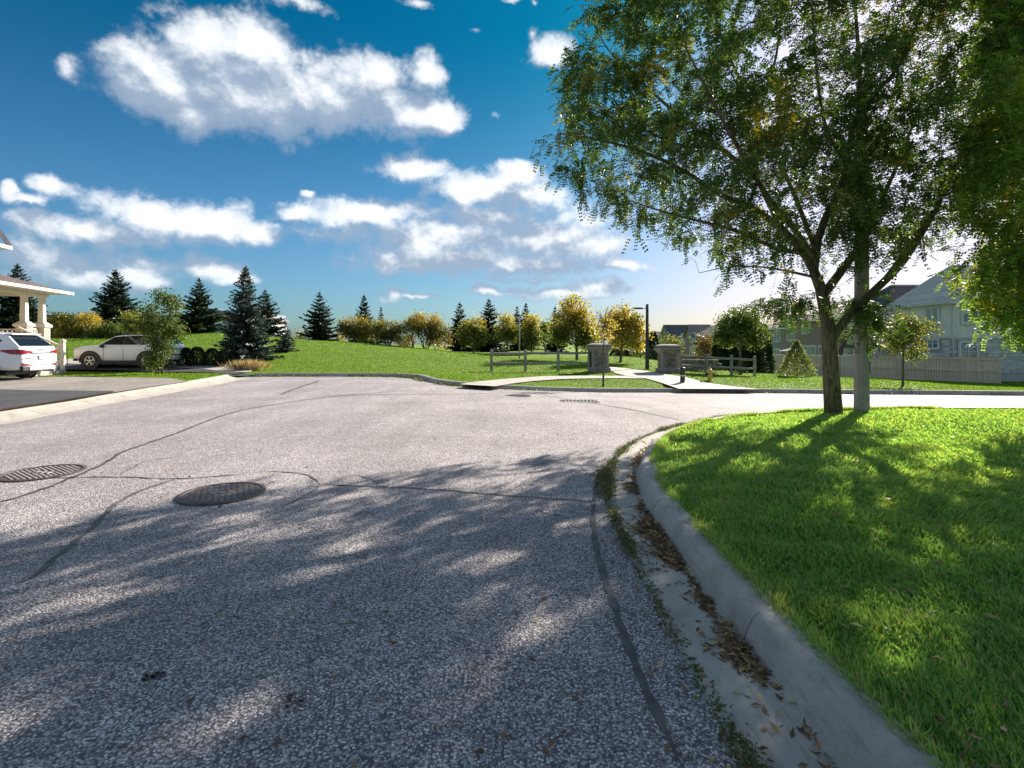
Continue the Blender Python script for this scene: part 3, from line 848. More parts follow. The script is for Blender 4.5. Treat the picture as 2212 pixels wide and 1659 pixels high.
def manhole(u, v, d, label, rot=0.0, depth=0.0):
    x, y = hit(u, v, zroad); z = float(zroad(x, y))
    t = thing('manhole_cover', label, 'manhole cover', (x, y, z), 'utility covers in the roadway')
    r = d / 2
    MB().lathe([(r, -0.03), (r, 0.012), (r * 0.985, 0.015), (r * 0.90, 0.015), (r * 0.89, 0.004), (r * 0.89, -0.03)], (x, y, z), 48).build('frame', M['iron'], t, True).data.set_sharp_from_angle(angle=R(30))
    MB().lathe([(r * 0.875, -0.02), (r * 0.875, 0.009), (0.001, 0.009)], (x, y, z), 48).build('lid', M['iron'], t)
    b = MB(); s = d / 15.0; c, sn = math.cos(rot), math.sin(rot)
    for i in range(-7, 8):
        for j in range(-8, 9):
            px, py = (i + 0.0) * s, (j + (0.5 if i % 2 else 0)) * s * 0.86
            if math.hypot(px, py) > r * 0.82: continue
            if abs(py) < s * 0.9 and abs(px) < s * 2.6: continue
            b.box((x + px * c - py * sn, y + px * sn + py * c, z + 0.0125), (s * 0.66, s * 0.42, 0.009), rot, 0.88)
    for q in (-1, 0, 1): b.box((x + q * s * 1.5 * c, y + q * s * 1.5 * sn, z + 0.0125), (s * 1.1, s * 1.1, 0.008), rot, 0.9)
    b.build('raised_pads', M['iron_pad'], t, kind='stuff')
    return t


manhole(480, 1067, 0.80, 'round iron manhole cover in the tree shade near the middle of the road', 0.5)
manhole(92, 1022, 0.80, 'round iron manhole cover crossed by the long sealed crack at the road edge', -0.2)
manhole(1118, 855.5, 0.85, 'far round iron manhole cover near the footpath ramp', 0.2)


def catch_basin(u, v):
    x, y = hit(u, v, zroad); z = float(zroad(x, y))
    t = thing('drain_grate', 'rectangular iron drain grate in the road below the street tree', 'drain', (x, y, z), 'utility covers in the roadway')
    w, d = 0.95, 0.72
    b = MB()
    for sx in (-1, 1): b.box((x + sx * w / 2, y, z + 0.006), (0.06, d + 0.06, 0.02))
    for sy in (-1, 1): b.box((x, y + sy * d / 2, z + 0.006), (w - 0.06, 0.06, 0.02))
    b.build('frame', M['iron'], t)
    MB().box((x, y, z + 0.001), (w - 0.05, d - 0.05, 0.006)).build('pit_shade', M['black'], t)  # flat black plate under the bars paints the shade of the hollow
    for k in range(9):
        xx = x - w / 2 + (k + 0.75) * w / 9.5
        MB().bar((xx - 0.05, y - d / 2 + 0.03, z + 0.011), (xx + 0.05, y + d / 2 - 0.03, z + 0.011), 0.045, 0.012).build('bar', M['iron_pad'], t)


catch_basin(1252, 868)


# ------------------------------------------------------------------ foliage helpers
def unit(v): return v / (np.linalg.norm(v, axis=-1, keepdims=True) + 1e-9)


def leaves(c, L, W, d=None, r=rng, flat=0.0, fold=0.0):
    """leaf-shaped quads: base, side, tip, side"""
    n = len(c)
    if d is None: d = r.normal(size=(n, 3))
    d = unit(d)
    s = r.normal(size=(n, 3))
    if flat: s[:, 2] *= (1 - flat)
    s = unit(s - (s * d).sum(1)[:, None] * d)
    L = np.broadcast_to(L, (n,))[:, None] * r.uniform(0.75, 1.25, (n, 1)); W = np.broadcast_to(W, (n,))[:, None] * r.uniform(0.8, 1.2, (n, 1))
    m = c + d * L * 0.45
    nn = np.cross(d, s) * fold * W
    V = np.stack([c, m + s * W / 2 + nn, c + d * L, m - s * W / 2 + nn], 1).reshape(-1, 3)
    i = np.arange(n) * 4
    return V, np.stack([i, i + 1, i + 2, i + 3], 1)


def fronds(c, d, L, r=rng, pairs=5, lw=0.020, ll=0.052):
    """pinnate leaves: pairs of leaflets along a drooping stalk"""
    n = len(c); d = unit(d)
    side = unit(np.cross(d, np.array([0, 0, 1.0])) + r.normal(size=(n, 3)) * 0.35)
    side = unit(side - (side * d).sum(1)[:, None] * d)
    nrm = np.cross(side, d)
    L = L * r.uniform(0.75, 1.25, (n, 1))
    out = []
    for k in range(pairs):
        t = (k + 0.7) / pairs
        b = c + d * L * t + np.array([0, 0, -1.0]) * L * 0.28 * t * t
        for sg in (-1, 1):
            ld = unit(side * sg + d * 0.45 + nrm * r.uniform(-0.25, 0.35, (n, 1)) + np.array([0, 0, -0.18]))
            ls = unit(np.cross(ld, nrm))
            q = ll * (1 - 0.35 * abs(t - 0.5)) * r.uniform(0.8, 1.2, (n, 1)); w = lw * r.uniform(0.8, 1.25, (n, 1))
            out.append(np.stack([b, b + ld * q * 0.5 + ls * w, b + ld * q, b + ld * q * 0.5 - ls * w], 1))
    V = np.concatenate(out, 0).reshape(-1, 3)
    i = np.arange(len(V) // 4) * 4
    return V, np.stack([i, i + 1, i + 2, i + 3], 1)


def arr_obj(name, V, Fq, m, parent=None, kind=None, smooth=False):
    if parent is not None: V = V - np.array(world_loc(parent))
    return link(name, arr_mesh(name, V, Fq), m, parent, smooth, kind)


def curve_pts(a, b, lift, n=5, jit=0.0, r=rng):
    a, b = np.asarray(a, float), np.asarray(b, float); t = np.linspace(0, 1, n)[:, None]
    L = np.linalg.norm(b - a)
    p = a + (b - a) * t + np.array([0, 0, 1.0]) * lift * L * np.sin(math.pi * t)
    if jit: p[1:-1] += r.normal(size=(n - 2, 3)) * jit * L
    return p


# ------------------------------------------------------------------ the big honey locust and its neighbour
def limb3(pts, y0):
    """limb from (u, v, depth change) to points"""
    return [P(u, v, y0 + dy) for u, v, dy in pts]


def grow_crown(root, limbs, targets, per, mleaf, mbark, r, spread=0.34, flen=0.17, sky_edge=None, pairs=5):
    """limbs: list of (points, radii). Twigs reach from the nearest wood to every target, fronds hang along the twigs."""
    wood = MB()
    nodes, nrad = [], []
    for pts, rad in limbs:
        q = smooth_line(np.c_[np.array(pts), np.array(rad)[:, None]], 2)
        q = resample(q, 0.14) if len(q) > 2 else q
        q3 = q[:, :3] + 0
        wood.tube([tuple(x) for x in q3], list(q[:, 3]), 9)
        for a in q[3:]: nodes.append(a[:3]); nrad.append(a[3])
    nodes = np.array(nodes); nrad = np.array(nrad)
    lim = nodes.copy()
    d0 = np.array([np.min(np.linalg.norm(lim - t, axis=1)) for t in targets])
    order = np.argsort(d0)
    twigs = MB(); cs, ds = [], []
    for k in order:
        t = targets[k]
        dist = np.linalg.norm(nodes - t, axis=1) + np.maximum(0, nodes[:, 2] - t[2]) * 0.25
        j = int(np.argmin(dist)); a = nodes[j]; L = np.linalg.norm(t - a)
        p = curve_pts(a, t, 0.10, 5, 0.05, r)
        r0 = min(nrad[j] * 0.7, 0.006 + 0.011 * L)
        rr = np.linspace(r0, max(0.003, r0 * 0.35), 5)
        twigs.tube([tuple(x) for x in p], list(rr), 4 if r0 < 0.02 else 6, False)
        nodes = np.vstack([nodes, p[2:]]); nrad = np.r_[nrad, rr[2:]]
        n = int(per * r.uniform(0.3, 1.75))
        m = n // 3
        tt = r.uniform(0.35, 1.0, m)
        seg = np.stack([np.interp(tt, np.linspace(0, 1, 5), p[:, i]) for i in range(3)], 1)
        c1 = seg + r.normal(size=(m, 3)) * 0.06
        # short side shoots round the tip
        ns = 5; sd = unit(r.normal(size=(ns, 3)) * np.array([1, 1, 0.45]) + unit(t - a) * 0.8)
        w = r.integers(0, ns, n - m); s = r.uniform(0.1, 1.0, n - m)[:, None] * spread * 2
        c2 = t + sd[w] * s + np.array([0, 0, -0.25]) * s * s + r.normal(size=(n - m, 3)) * 0.045
        for q in range(ns): twigs.tube([tuple(t), tuple(t + sd[q] * spread + np.array([0, 0, -.06 * spread])), tuple(t + sd[q] * spread * 2 + np.array([0, 0, -0.25]) * spread * spread * 4)], [0.004, 0.003, 0.002], 3, False)
        c = np.vstack([c1, c2]); cs.append(c)
        out = np.vstack([np.repeat(unit((t - a)[None]), m, 0), sd[w]])
        ds.append(out * 0.6 + r.normal(size=c.shape) * 0.75 + np.array([0, 0, -0.45]))
    c = np.vstack(cs); d = np.vstack(ds)
    wood.build('trunk', mbark, root, True)
    twigs.build('branches', mbark, root, True, kind='stuff')
    V, Fq = fronds(c, d, flen, r, pairs)
    arr_obj('crown', V, Fq, mleaf, root, 'stuff')
    return len(Fq)


def crown_targets(poly, n, yc, half, cen, rad, mind, r, zmin=2.0, holes=0.0):
    out = []; poly = np.array(poly, float)
    u0, v0 = poly.min(0); u1, v1 = poly.max(0); tries = 0
    while len(out) < n and tries < n * 60:
        tries += 1
        u, v = r.uniform(u0, u1), r.uniform(v0, v1)
        if not inside(np.array([u]), np.array([v]), poly)[0]: continue
        q = ((u - cen[0]) / rad[0]) ** 2 + ((v - cen[1]) / rad[1]) ** 2
        w = max(0.5, half * math.sqrt(max(0, 1 - q)))
        t = P(u, v, yc + r.uniform(-w, w))
        if holes and math.sin(t[0] * 2.3 + 1) * math.sin(t[1] * 1.9) * math.sin(t[2] * 2.6 + 2) > holes: continue
        if out and np.min(np.linalg.norm(np.array(out) - t, axis=1)) < mind: continue
        out.append(t)
    return np.array(out)


def big_locust():
    r = np.random.default_rng(21)
    Y = 10.2
    x, y, _ = P(1800, 893, Y); z = float(zlawn(np.array([x]), np.array([y]))[0])
    root = thing('honey_locust', 'large honey locust with dark forked trunk leaning over the corner lawn', 'tree', (x, y, z))
    tr = [(1801, 902, 0), (1799, 880, 0), (1797, 800, 0), (1793, 740, 0), (1787, 690, 0), (1778, 645, 0.03), (1770, 610, 0.05), (1758, 585, 0.1)]
    limbs = [
        (tr, [0.168, 0.152, 0.146, 0.130, 0.118, 0.110, 0.102, 0.09]),
        ([(1793, 740, 0), (1812, 706, -.05), (1850, 665, -.1), (1905, 612, -.2), (1945, 575, -.3), (1985, 515, -.4), (2030, 435, -.6), (2085, 320, -.8), (2120, 200, -1)], [.085, .083, .078, .072, .066, .055, .042, .028, .014]),
        ([(1905, 612, -.2), (1960, 540, .2), (2000, 470, .6), (2060, 400, 1.2)], [.05, .045, .035, .015]),
        ([(1776, 640, .03), (1795, 615, .2), (1818, 585, .3), (1848, 545, .5), (1872, 500, .8), (1905, 430, 1.2), (1950, 330, 1.6), (1990, 220, 1.9)], [.09, .085, .08, .07, .06, .048, .034, .018]),
        ([(1758, 585, .1), (1762, 540, 0), (1772, 490, -.1), (1808, 425, -.2), (1834, 360, -.3), (1839, 271, -.3), (1866, 231, -.3), (1856, 132, -.2), (1846, 60, -.1), (1850, -80, 0), (1860, -220, .1)], [.082, .078, .070, .062, .056, .05, .044, .036, .03, .022, .012]),
        ([(1866, 235, -.3), (1895, 195, -.3), (1933, 159, -.2), (1961, 104, 0), (2000, 0, .3), (2030, -130, .5)], [.04, .038, .034, .028, .02, .01]),
        ([(1758, 585, .1), (1738, 546, .1), (1690, 496, .1), (1635, 454, .0), (1590, 434, -.1), (1543, 416, -.2), (1483, 369, -.4), (1384, 325, -.6), (1290, 300, -.7), (1215, 290, -.7)], [.085, .08, .072, .062, .054, .048, .038, .028, .018, .008]),
        ([(1690, 496, .1), (1662, 440, .3), (1635, 383, .5), (1595, 350, .6), (1555, 319, .7), (1475, 259, .9), (1364, 159, 1.1), (1304, 100, 1.2), (1280, 40, 1.2)], [.06, .056, .052, .048, .044, .036, .024, .015, .008]),
        ([(1555, 319, .7), (1512, 318, .4), (1471, 315, .2), (1423, 295, .0), (1340, 262, -.2), (1240, 220, -.2)], [.034, .031, .028, .024, .016, .007]),
        ([(1638, 400, .5), (1632, 359, .6), (1633, 310, .7), (1637, 255, .9), (1660, 180, 1.0), (1681, 112, 1.1), (1690, 0, 1.2), (1700, -130, 1.3)], [.052, .048, .044, .038, .030, .024, .018, .010]),
        ([(1637, 255, .9), (1618, 215, .8), (1603, 183, .6), (1575, 120, .4), (1563, 88, .3), (1530, 0, .2), (1500, -100, .1)], [.030, .028, .025, .021, .018, .013, .008]),
        ([(1834, 360, -.3), (1790, 300, -.9), (1770, 220, -1.4), (1760, 100, -1.9), (1750, -50, -2.2)], [.034, .03, .026, .02, .01]),
        ([(1760, 560, .1), (1720, 500, -.7), (1660, 430, -1.3), (1600, 330, -1.9), (1540, 220, -2.3), (1480, 100, -2.5)], [.055, .05, .042, .034, .024, .012]),
        ([(1738, 546, .1), (1680, 540, -.4), (1600, 500, -.8), (1520, 480, -1.1), (1440, 460, -1.3), (1350, 430, -1.4)], [.05, .042, .034, .026, .018, .008]),
        ([(1765, 600, .05), (1700, 585, .3), (1640, 575, .6), (1570, 575, .9), (1510, 590, 1.1)], [.03, .024, .018, .012, .006]),
        ([(1762, 540, 0), (1720, 430, 1.2), (1680, 340, 2.0), (1620, 240, 2.7), (1560, 120, 3.1)], [.055, .046, .036, .025, .012]),
        ([(1834, 360, -.3), (1900, 300, .8), (1930, 220, 1.6), (1950, 80, 2.4), (1960, -80, 2.9)], [.04, .034, .028, .02, .01]),
        ([(1793, 728, 0), (1820, 700, .25), (1850, 690, .35), (1872, 690, .4)], [.02, .014, .010, .005]),
        ([(1812, 760, 0), (1826, 740, -.1), (1846, 705, -.15), (1868, 680, -.2)], [.014, .011, .008, .004]),
    ]
    limbs = [(limb3(p, Y), q) for p, q in limbs]
    poly = [(1330, -380), (1300, -60), (1292, 40), (1280, 110), (1225, 160), (1195, 195), (1212, 235), (1205, 280), (1190, 335), (1226, 365), (1240, 400), (1290, 440), (1345, 462), (1372, 455), (1420, 510), (1465, 528),
            (1500, 520), (1535, 556), (1580, 578), (1622, 566), (1655, 545), (1705, 570), (1745, 572), (1800, 525), (1890, 545), (1960, 545), (2010, 530), (2060, 480), (2110, 400), (2150, 250), (2200, 60), (2220, -380)]
    tg = crown_targets(poly, 650, 10.3, 3.3, (1740, 150), (640, 480), 0.40, r, holes=0.14)
    low = crown_targets([(1650, 640), (1770, 640), (1775, 690), (1660, 668)], 6, 10.2, 0.4, (1700, 660), (100, 60), 0.25, r)
    low2 = crown_targets([(1828, 660), (1882, 640), (1890, 740), (1835, 735)], 9, 10.1, 0.35, (1850, 690), (60, 60), 0.16, r)
    pol = crown_targets([(1835, 120), (1890, 120), (1890, 600), (1840, 600)], 26, 9.55, 0.45, (1862, 400), (200, 500), 0.25, r)
    tg = np.vstack([tg, pol])
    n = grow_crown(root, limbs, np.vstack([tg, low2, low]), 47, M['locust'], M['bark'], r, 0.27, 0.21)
    return n


def right_locust():
    r = np.random.default_rng(5)
    x, y = 13.2, 9.6; z = float(zlawn(np.array([x]), np.array([y]))[0])
    root = thing('honey_locust', 'honey locust hanging into view at the right edge, trunk out of sight', 'tree', (x, y, z))
    g = lambda *p: [np.array(q, float) for q in p]
    limbs = [
        (g((x, y, z - .1), (x, y, 1.0), (x - .1, y, 2.2), (x - .2, y + .1, 3.4), (x - .2, y, 4.6), (x, y, 6.2), (x + .1, y, 7.6)), [.19, .16, .15, .14, .11, .07, .03]),
        (g((x - .1, y, 2.2), (x - 1.2, y + .3, 3.4), (x - 2.4, y + .6, 4.2), (x - 3.6, y + .8, 4.6), (x - 4.6, y + .8, 4.4)), [.10, .085, .06, .04, .015]),
        (g((x - .2, y, 3.2), (x - 1.2, y - .9, 4.3), (x - 2.3, y - 1.8, 5.0), (x - 3.3, y - 2.4, 5.2)), [.09, .07, .045, .015]),
        (g((x - .2, y, 4.0), (x - 1.0, y + 1.2, 5.2), (x - 1.8, y + 2.4, 6.2), (x - 2.6, y + 3.2, 6.9)), [.08, .06, .04, .012]),
        (g((x - .2, y, 4.4), (x - 1.3, y, 6.0), (x - 2.4, y - .2, 7.4), (x - 3.0, y - .2, 8.4)), [.08, .06, .04, .012]),
    ]
    poly = [(2150, 0), (2130, 100), (2120, 240), (2080, 330), (2085, 430), (2066, 480), (2060, 530), (2072, 570), (2098, 600), (2125, 625), (2148, 660), (2172, 690), (2200, 715), (2240, 735), (2330, 740), (2360, 500), (2360, -150), (2100, -150)]
    tg = crown_targets(poly, 300, 8.9, 2.2, (2300, 320), (270, 420), 0.30, r, holes=0.35)
    rest = []
    while len(rest) < 100:
        q = r.normal(size=3); q = q / np.linalg.norm(q) * r.uniform(.45, 1) ** .5
        t = np.array([x - .2, y, 5.6]) + q * np.array([3.8, 3.6, 3.1])
        if t[0] / t[1] > 1.03: rest.append(t)
    tg = np.vstack([tg, rest])
    return grow_crown(root, limbs, tg, 50, M['locust_lit'], M['bark'], r, 0.27, 0.20)


# ------------------------------------------------------------------ conifers
def spruce(u, vt, vb, hw, Y, label, m='spruce', seed=0, whorls=None, open_=0.0, group='spruces in the park', skirt=0.04, name='spruce_tree'):
    r = np.random.default_rng(100 + seed)
    base = P(u, vb, Y); zb = zl(base[0], base[1]) if Y < 60 else base[2]
    zt = P(u, vt, Y)[2]; h = zt - zb; rad = hw / F * Y * 1.2
    x, y = base[0], base[1]
    root = thing(name, label, 'spruce' if name == 'spruce_tree' else 'conifer', (x, y, zb), group)
    MB().tube([(x, y, zb - .1), (x, y, zb + h * .5), (x, y, zb + h * .97)], [h * .022, h * .013, h * .003], 7).build('trunk', M['bark2'], root, True)
    nw = whorls or int(np.clip(h * 3.6, 14, 30))
    C, D, Ls, Ws = [], [], [], []
    for i in range(nw):
        f = skirt + (0.965 - skirt) * (i / (nw - 1)) ** 0.92
        L = rad * ((1 - f) ** 0.82) * 1.05 + 0.03 * h * (1 - f)
        nb = int(13 - 5 * f + r.integers(0, 3)); a0 = r.uniform(0, 6.28)
        for k in range(nb):
            a = a0 + 6.283 * k / nb + r.normal() * 0.22
            l = L * r.uniform(0.66, 1.14) * (1 - open_ * r.random() * 0.6)
            sl = 0.35 * f + 0.12 - 0.30 * (1 - f) + r.normal() * 0.07
            o = np.array([x, y, zb + f * h + r.normal() * 0.012 * h])
            hd = np.array([math.cos(a), math.sin(a), 0]); sd = np.array([-math.sin(a), math.cos(a), 0])
            ns = max(4, int(l / (0.05 * h) * 1.25) + 2)
            for q in range(ns):
                t = (q + 0.6) / ns
                p = o + hd * l * t + np.array([0, 0, 1]) * (sl * l * t - 0.22 * l * t * (1 - t) * 1.4 + 0.07 * l * t * t)
                bl = (0.40 * l * (1 - 0.62 * t) + 0.022 * h) * r.uniform(0.75, 1.2)
                for sg in (-1, 1):
                    C.append(p); D.append(hd * 0.75 + sd * sg * r.uniform(0.55, 1.0) + np.array([0, 0, r.uniform(-0.28, 0.12)])); Ls.append(bl * 0.8); Ws.append(bl * 0.42)
                C.append(p); D.append(hd + np.array([0, 0, r.uniform(-0.25, 0.30)]) + sd * r.normal() * 0.25); Ls.append(bl * 0.75); Ws.append(bl * 0.36)
                if r.random() < 0.6:
                    C.append(p); D.append(hd * 0.6 + np.array([0, 0, -0.75]) + sd * r.normal() * 0.4); Ls.append(bl * 0.5); Ws.append(bl * 0.3)
    for k in range(14):
        f = 0.93 + 0.07 * k / 13; a = r.uniform(0, 6.28)
        C.append(np.array([x, y, zb + f * h])); D.append(np.array([math.cos(a) * .5, math.sin(a) * .5, 0.8])); Ls.append(0.045 * h * (1.1 - (f - .93) * 6)); Ws.append(0.012 * h)
    C.append(np.array([x, y, zb + .95 * h])); D.append(np.array([0, 0, 1.0])); Ls.append(0.055 * h); Ws.append(0.012 * h)
    C, D, Ls, Ws = np.array(C), np.array(D), np.array(Ls), np.array(Ws)
    V, Fq = leaves(C, Ls, Ws, D, r, 0.55)
    # each spray split into finer needles: add a second, narrower set fanning out
    D2 = unit(D) + r.normal(size=D.shape) * 0.45
    V2, F2 = leaves(C + unit(D) * (Ls * 0.3)[:, None], Ls * 0.62, Ws * 0.5, D2, r)
    arr_obj('crown', np.vstack([V, V2]), np.vstack([Fq, F2 + len(V)]), M[m], root, 'stuff')
    return root


def column_conifer(u, vt, vb, hw, Y, label, m='cedar', seed=0, name='cedar', cat='cedar', group='cedars at the back of the gardens', power=0.5, n=2600):
    r = np.random.default_rng(300 + seed)
    b = P(u, vb, Y); zb = zl(b[0], b[1]); h = P(u, vt, Y)[2] - zb; rad = hw / F * Y
    root = thing(name, label, cat, (b[0], b[1], zb), group)
    MB().tube([(b[0], b[1], zb - .1), (b[0], b[1], zb + h * .9)], [0.07, 0.02], 6).build('trunk', M['bark2'], root, True)
    f = r.uniform(0.0, 1.0, n) ** 0.9; a = r.uniform(0, 6.283, n)
    bump = 1 + 0.12 * np.sin(a * 5 + f * 11) + 0.08 * np.sin(a * 9 - f * 23)
    rr = rad * np.clip((1 - f), 0, 1) ** power * np.minimum(1, f * 6 + 0.65) * bump * r.uniform(0.72, 1.05, n)
    c = np.stack([b[0] + rr * np.cos(a), b[1] + rr * np.sin(a), zb + f * h * 0.97], 1)
    d = np.stack([np.cos(a) * .5, np.sin(a) * .5, r.uniform(0.2, 1.2, n)], 1) + r.normal(size=(n, 3)) * .3
    V, Fq = leaves(c, 0.10 * h ** .6, 0.045 * h ** .6, d, r)
    arr_obj('crown', V, Fq, M[m], root, 'stuff')
    return root


# ------------------------------------------------------------------ broad-leaved trees and shrubs
def broadleaf(u, vb, Y, blobs, label, m, seed, name='tree', cat='tree', group=None, leaf=0.13, per=60, trunk=True, stems=1, fork=0.35, tr=None, lean=0.0, fold=0.25, dense=1.3, bark='bark2', bare=0, depth=0.9):
    """blobs: (u, v, half width, half height) lobes of the crown"""
    r = np.random.default_rng(500 + seed)
    b = P(u, vb, Y); zb = zl(b[0], b[1])
    root = thing(name, label, cat, (b[0], b[1], zb), group)
    top = np.array([P(bu, bv, Y) for bu, bv, _, _ in blobs])
    h = max(t[2] for t in top) - zb
    tr = tr or 0.022 * h + 0.03
    wood = MB(); C = []; cen = []
    for bu, bv, hw, hh in blobs:
        c = P(bu, bv, Y); rx, rz = hw / F * Y, hh / F * Y
        n = max(5, int(dense * 5.5 * (rx * rz) ** 0.75 / (leaf ** 1.0) ** 1.0))
        for _ in range(n):
            q = unit(r.normal(size=3)) * r.uniform(0.35, 1.0) ** 0.5
            cen.append(c + q * np.array([rx, rx * depth, rz]))
    cen = np.array(cen)
    cen[:, 2] = np.maximum(cen[:, 2], zb + 0.12)
    crown_mid = cen.mean(0)
    starts = []
    for s in range(stems):
        a = 6.283 * s / stems + r.uniform(-.4, .4)
        o = np.array([b[0], b[1], zb - 0.08]) + (np.array([math.cos(a), math.sin(a), 0]) * 0.12 if stems > 1 else 0)
        if stems > 1:
            tip = crown_mid + np.array([math.cos(a), math.sin(a) * .8, 0.2]) * np.ptp(cen[:, 0]) * 0.30
            p = curve_pts(o, tip, 0.06, 6, 0.02, r); wood.tube([tuple(x) for x in p], list(np.linspace(tr, tr * .35, 6)), 6)
        else:
            tip = np.array([b[0] * (1 - .7) + crown_mid[0] * .7, b[1], zb + h * (fork + .35)])
            mid = np.array([b[0] * .8 + crown_mid[0] * .2, b[1], zb + h * fork])
            p = smooth_line([o, mid * [1, 1, .5] + np.array([0, 0, o[2] * .5]), mid, tip], 1); wood.tube([tuple(x) for x in p], list(np.linspace(tr * 1.15, tr * .4, len(p))), 7)
        starts += list(p[len(p) // 2:])
    starts = np.array(starts)
    pick = r.permutation(len(cen))[: min(len(cen), 34)]
    for j in pick:
        k = int(np.argmin(np.linalg.norm(starts - cen[j], axis=1) + np.maximum(0, starts[:, 2] - cen[j][2]) * .8))
        p = curve_pts(starts[k], cen[j], 0.08, 4, 0.03, r); wood.tube([tuple(x) for x in p], [tr * .32, tr * .22, tr * .14, tr * .06], 5, False)
    for j in range(bare):
        o = starts[-1]; a = r.uniform(-1, 1)
        tp = o + np.array([a * .22 * h * r.uniform(.3, 1), r.normal() * .08 * h, h * r.uniform(.18, .42)])
        p = curve_pts(o, tp, -0.03, 4, 0.04, r); wood.tube([tuple(x) for x in p], [.012, .009, .007, .004], 4, False)
        for q in range(3):
            e = p[2] + np.array([r.normal() * .3, r.normal() * .15, r.uniform(.2, .55)]); wood.tube([tuple(p[2]), tuple(e)], [.006, .003], 3, False)
    if trunk: wood.build('trunk', M[bark], root, True)
    n = len(cen) * per
    w = np.repeat(np.arange(len(cen)), per)
    off = r.normal(size=(n, 3)) * np.array([1, 1, .75])
    cs = cen[w] + off * leaf * 1.55
    cs[:, 2] = np.maximum(cs[:, 2], zb + 0.05)
    d = r.normal(size=(n, 3)) + np.array([0, 0, -0.35])
    V, Fq = leaves(cs, leaf, leaf * 0.62, d, r, 0.2, fold)
    arr_obj('crown', V, Fq, M[m], root, 'stuff')
    return root


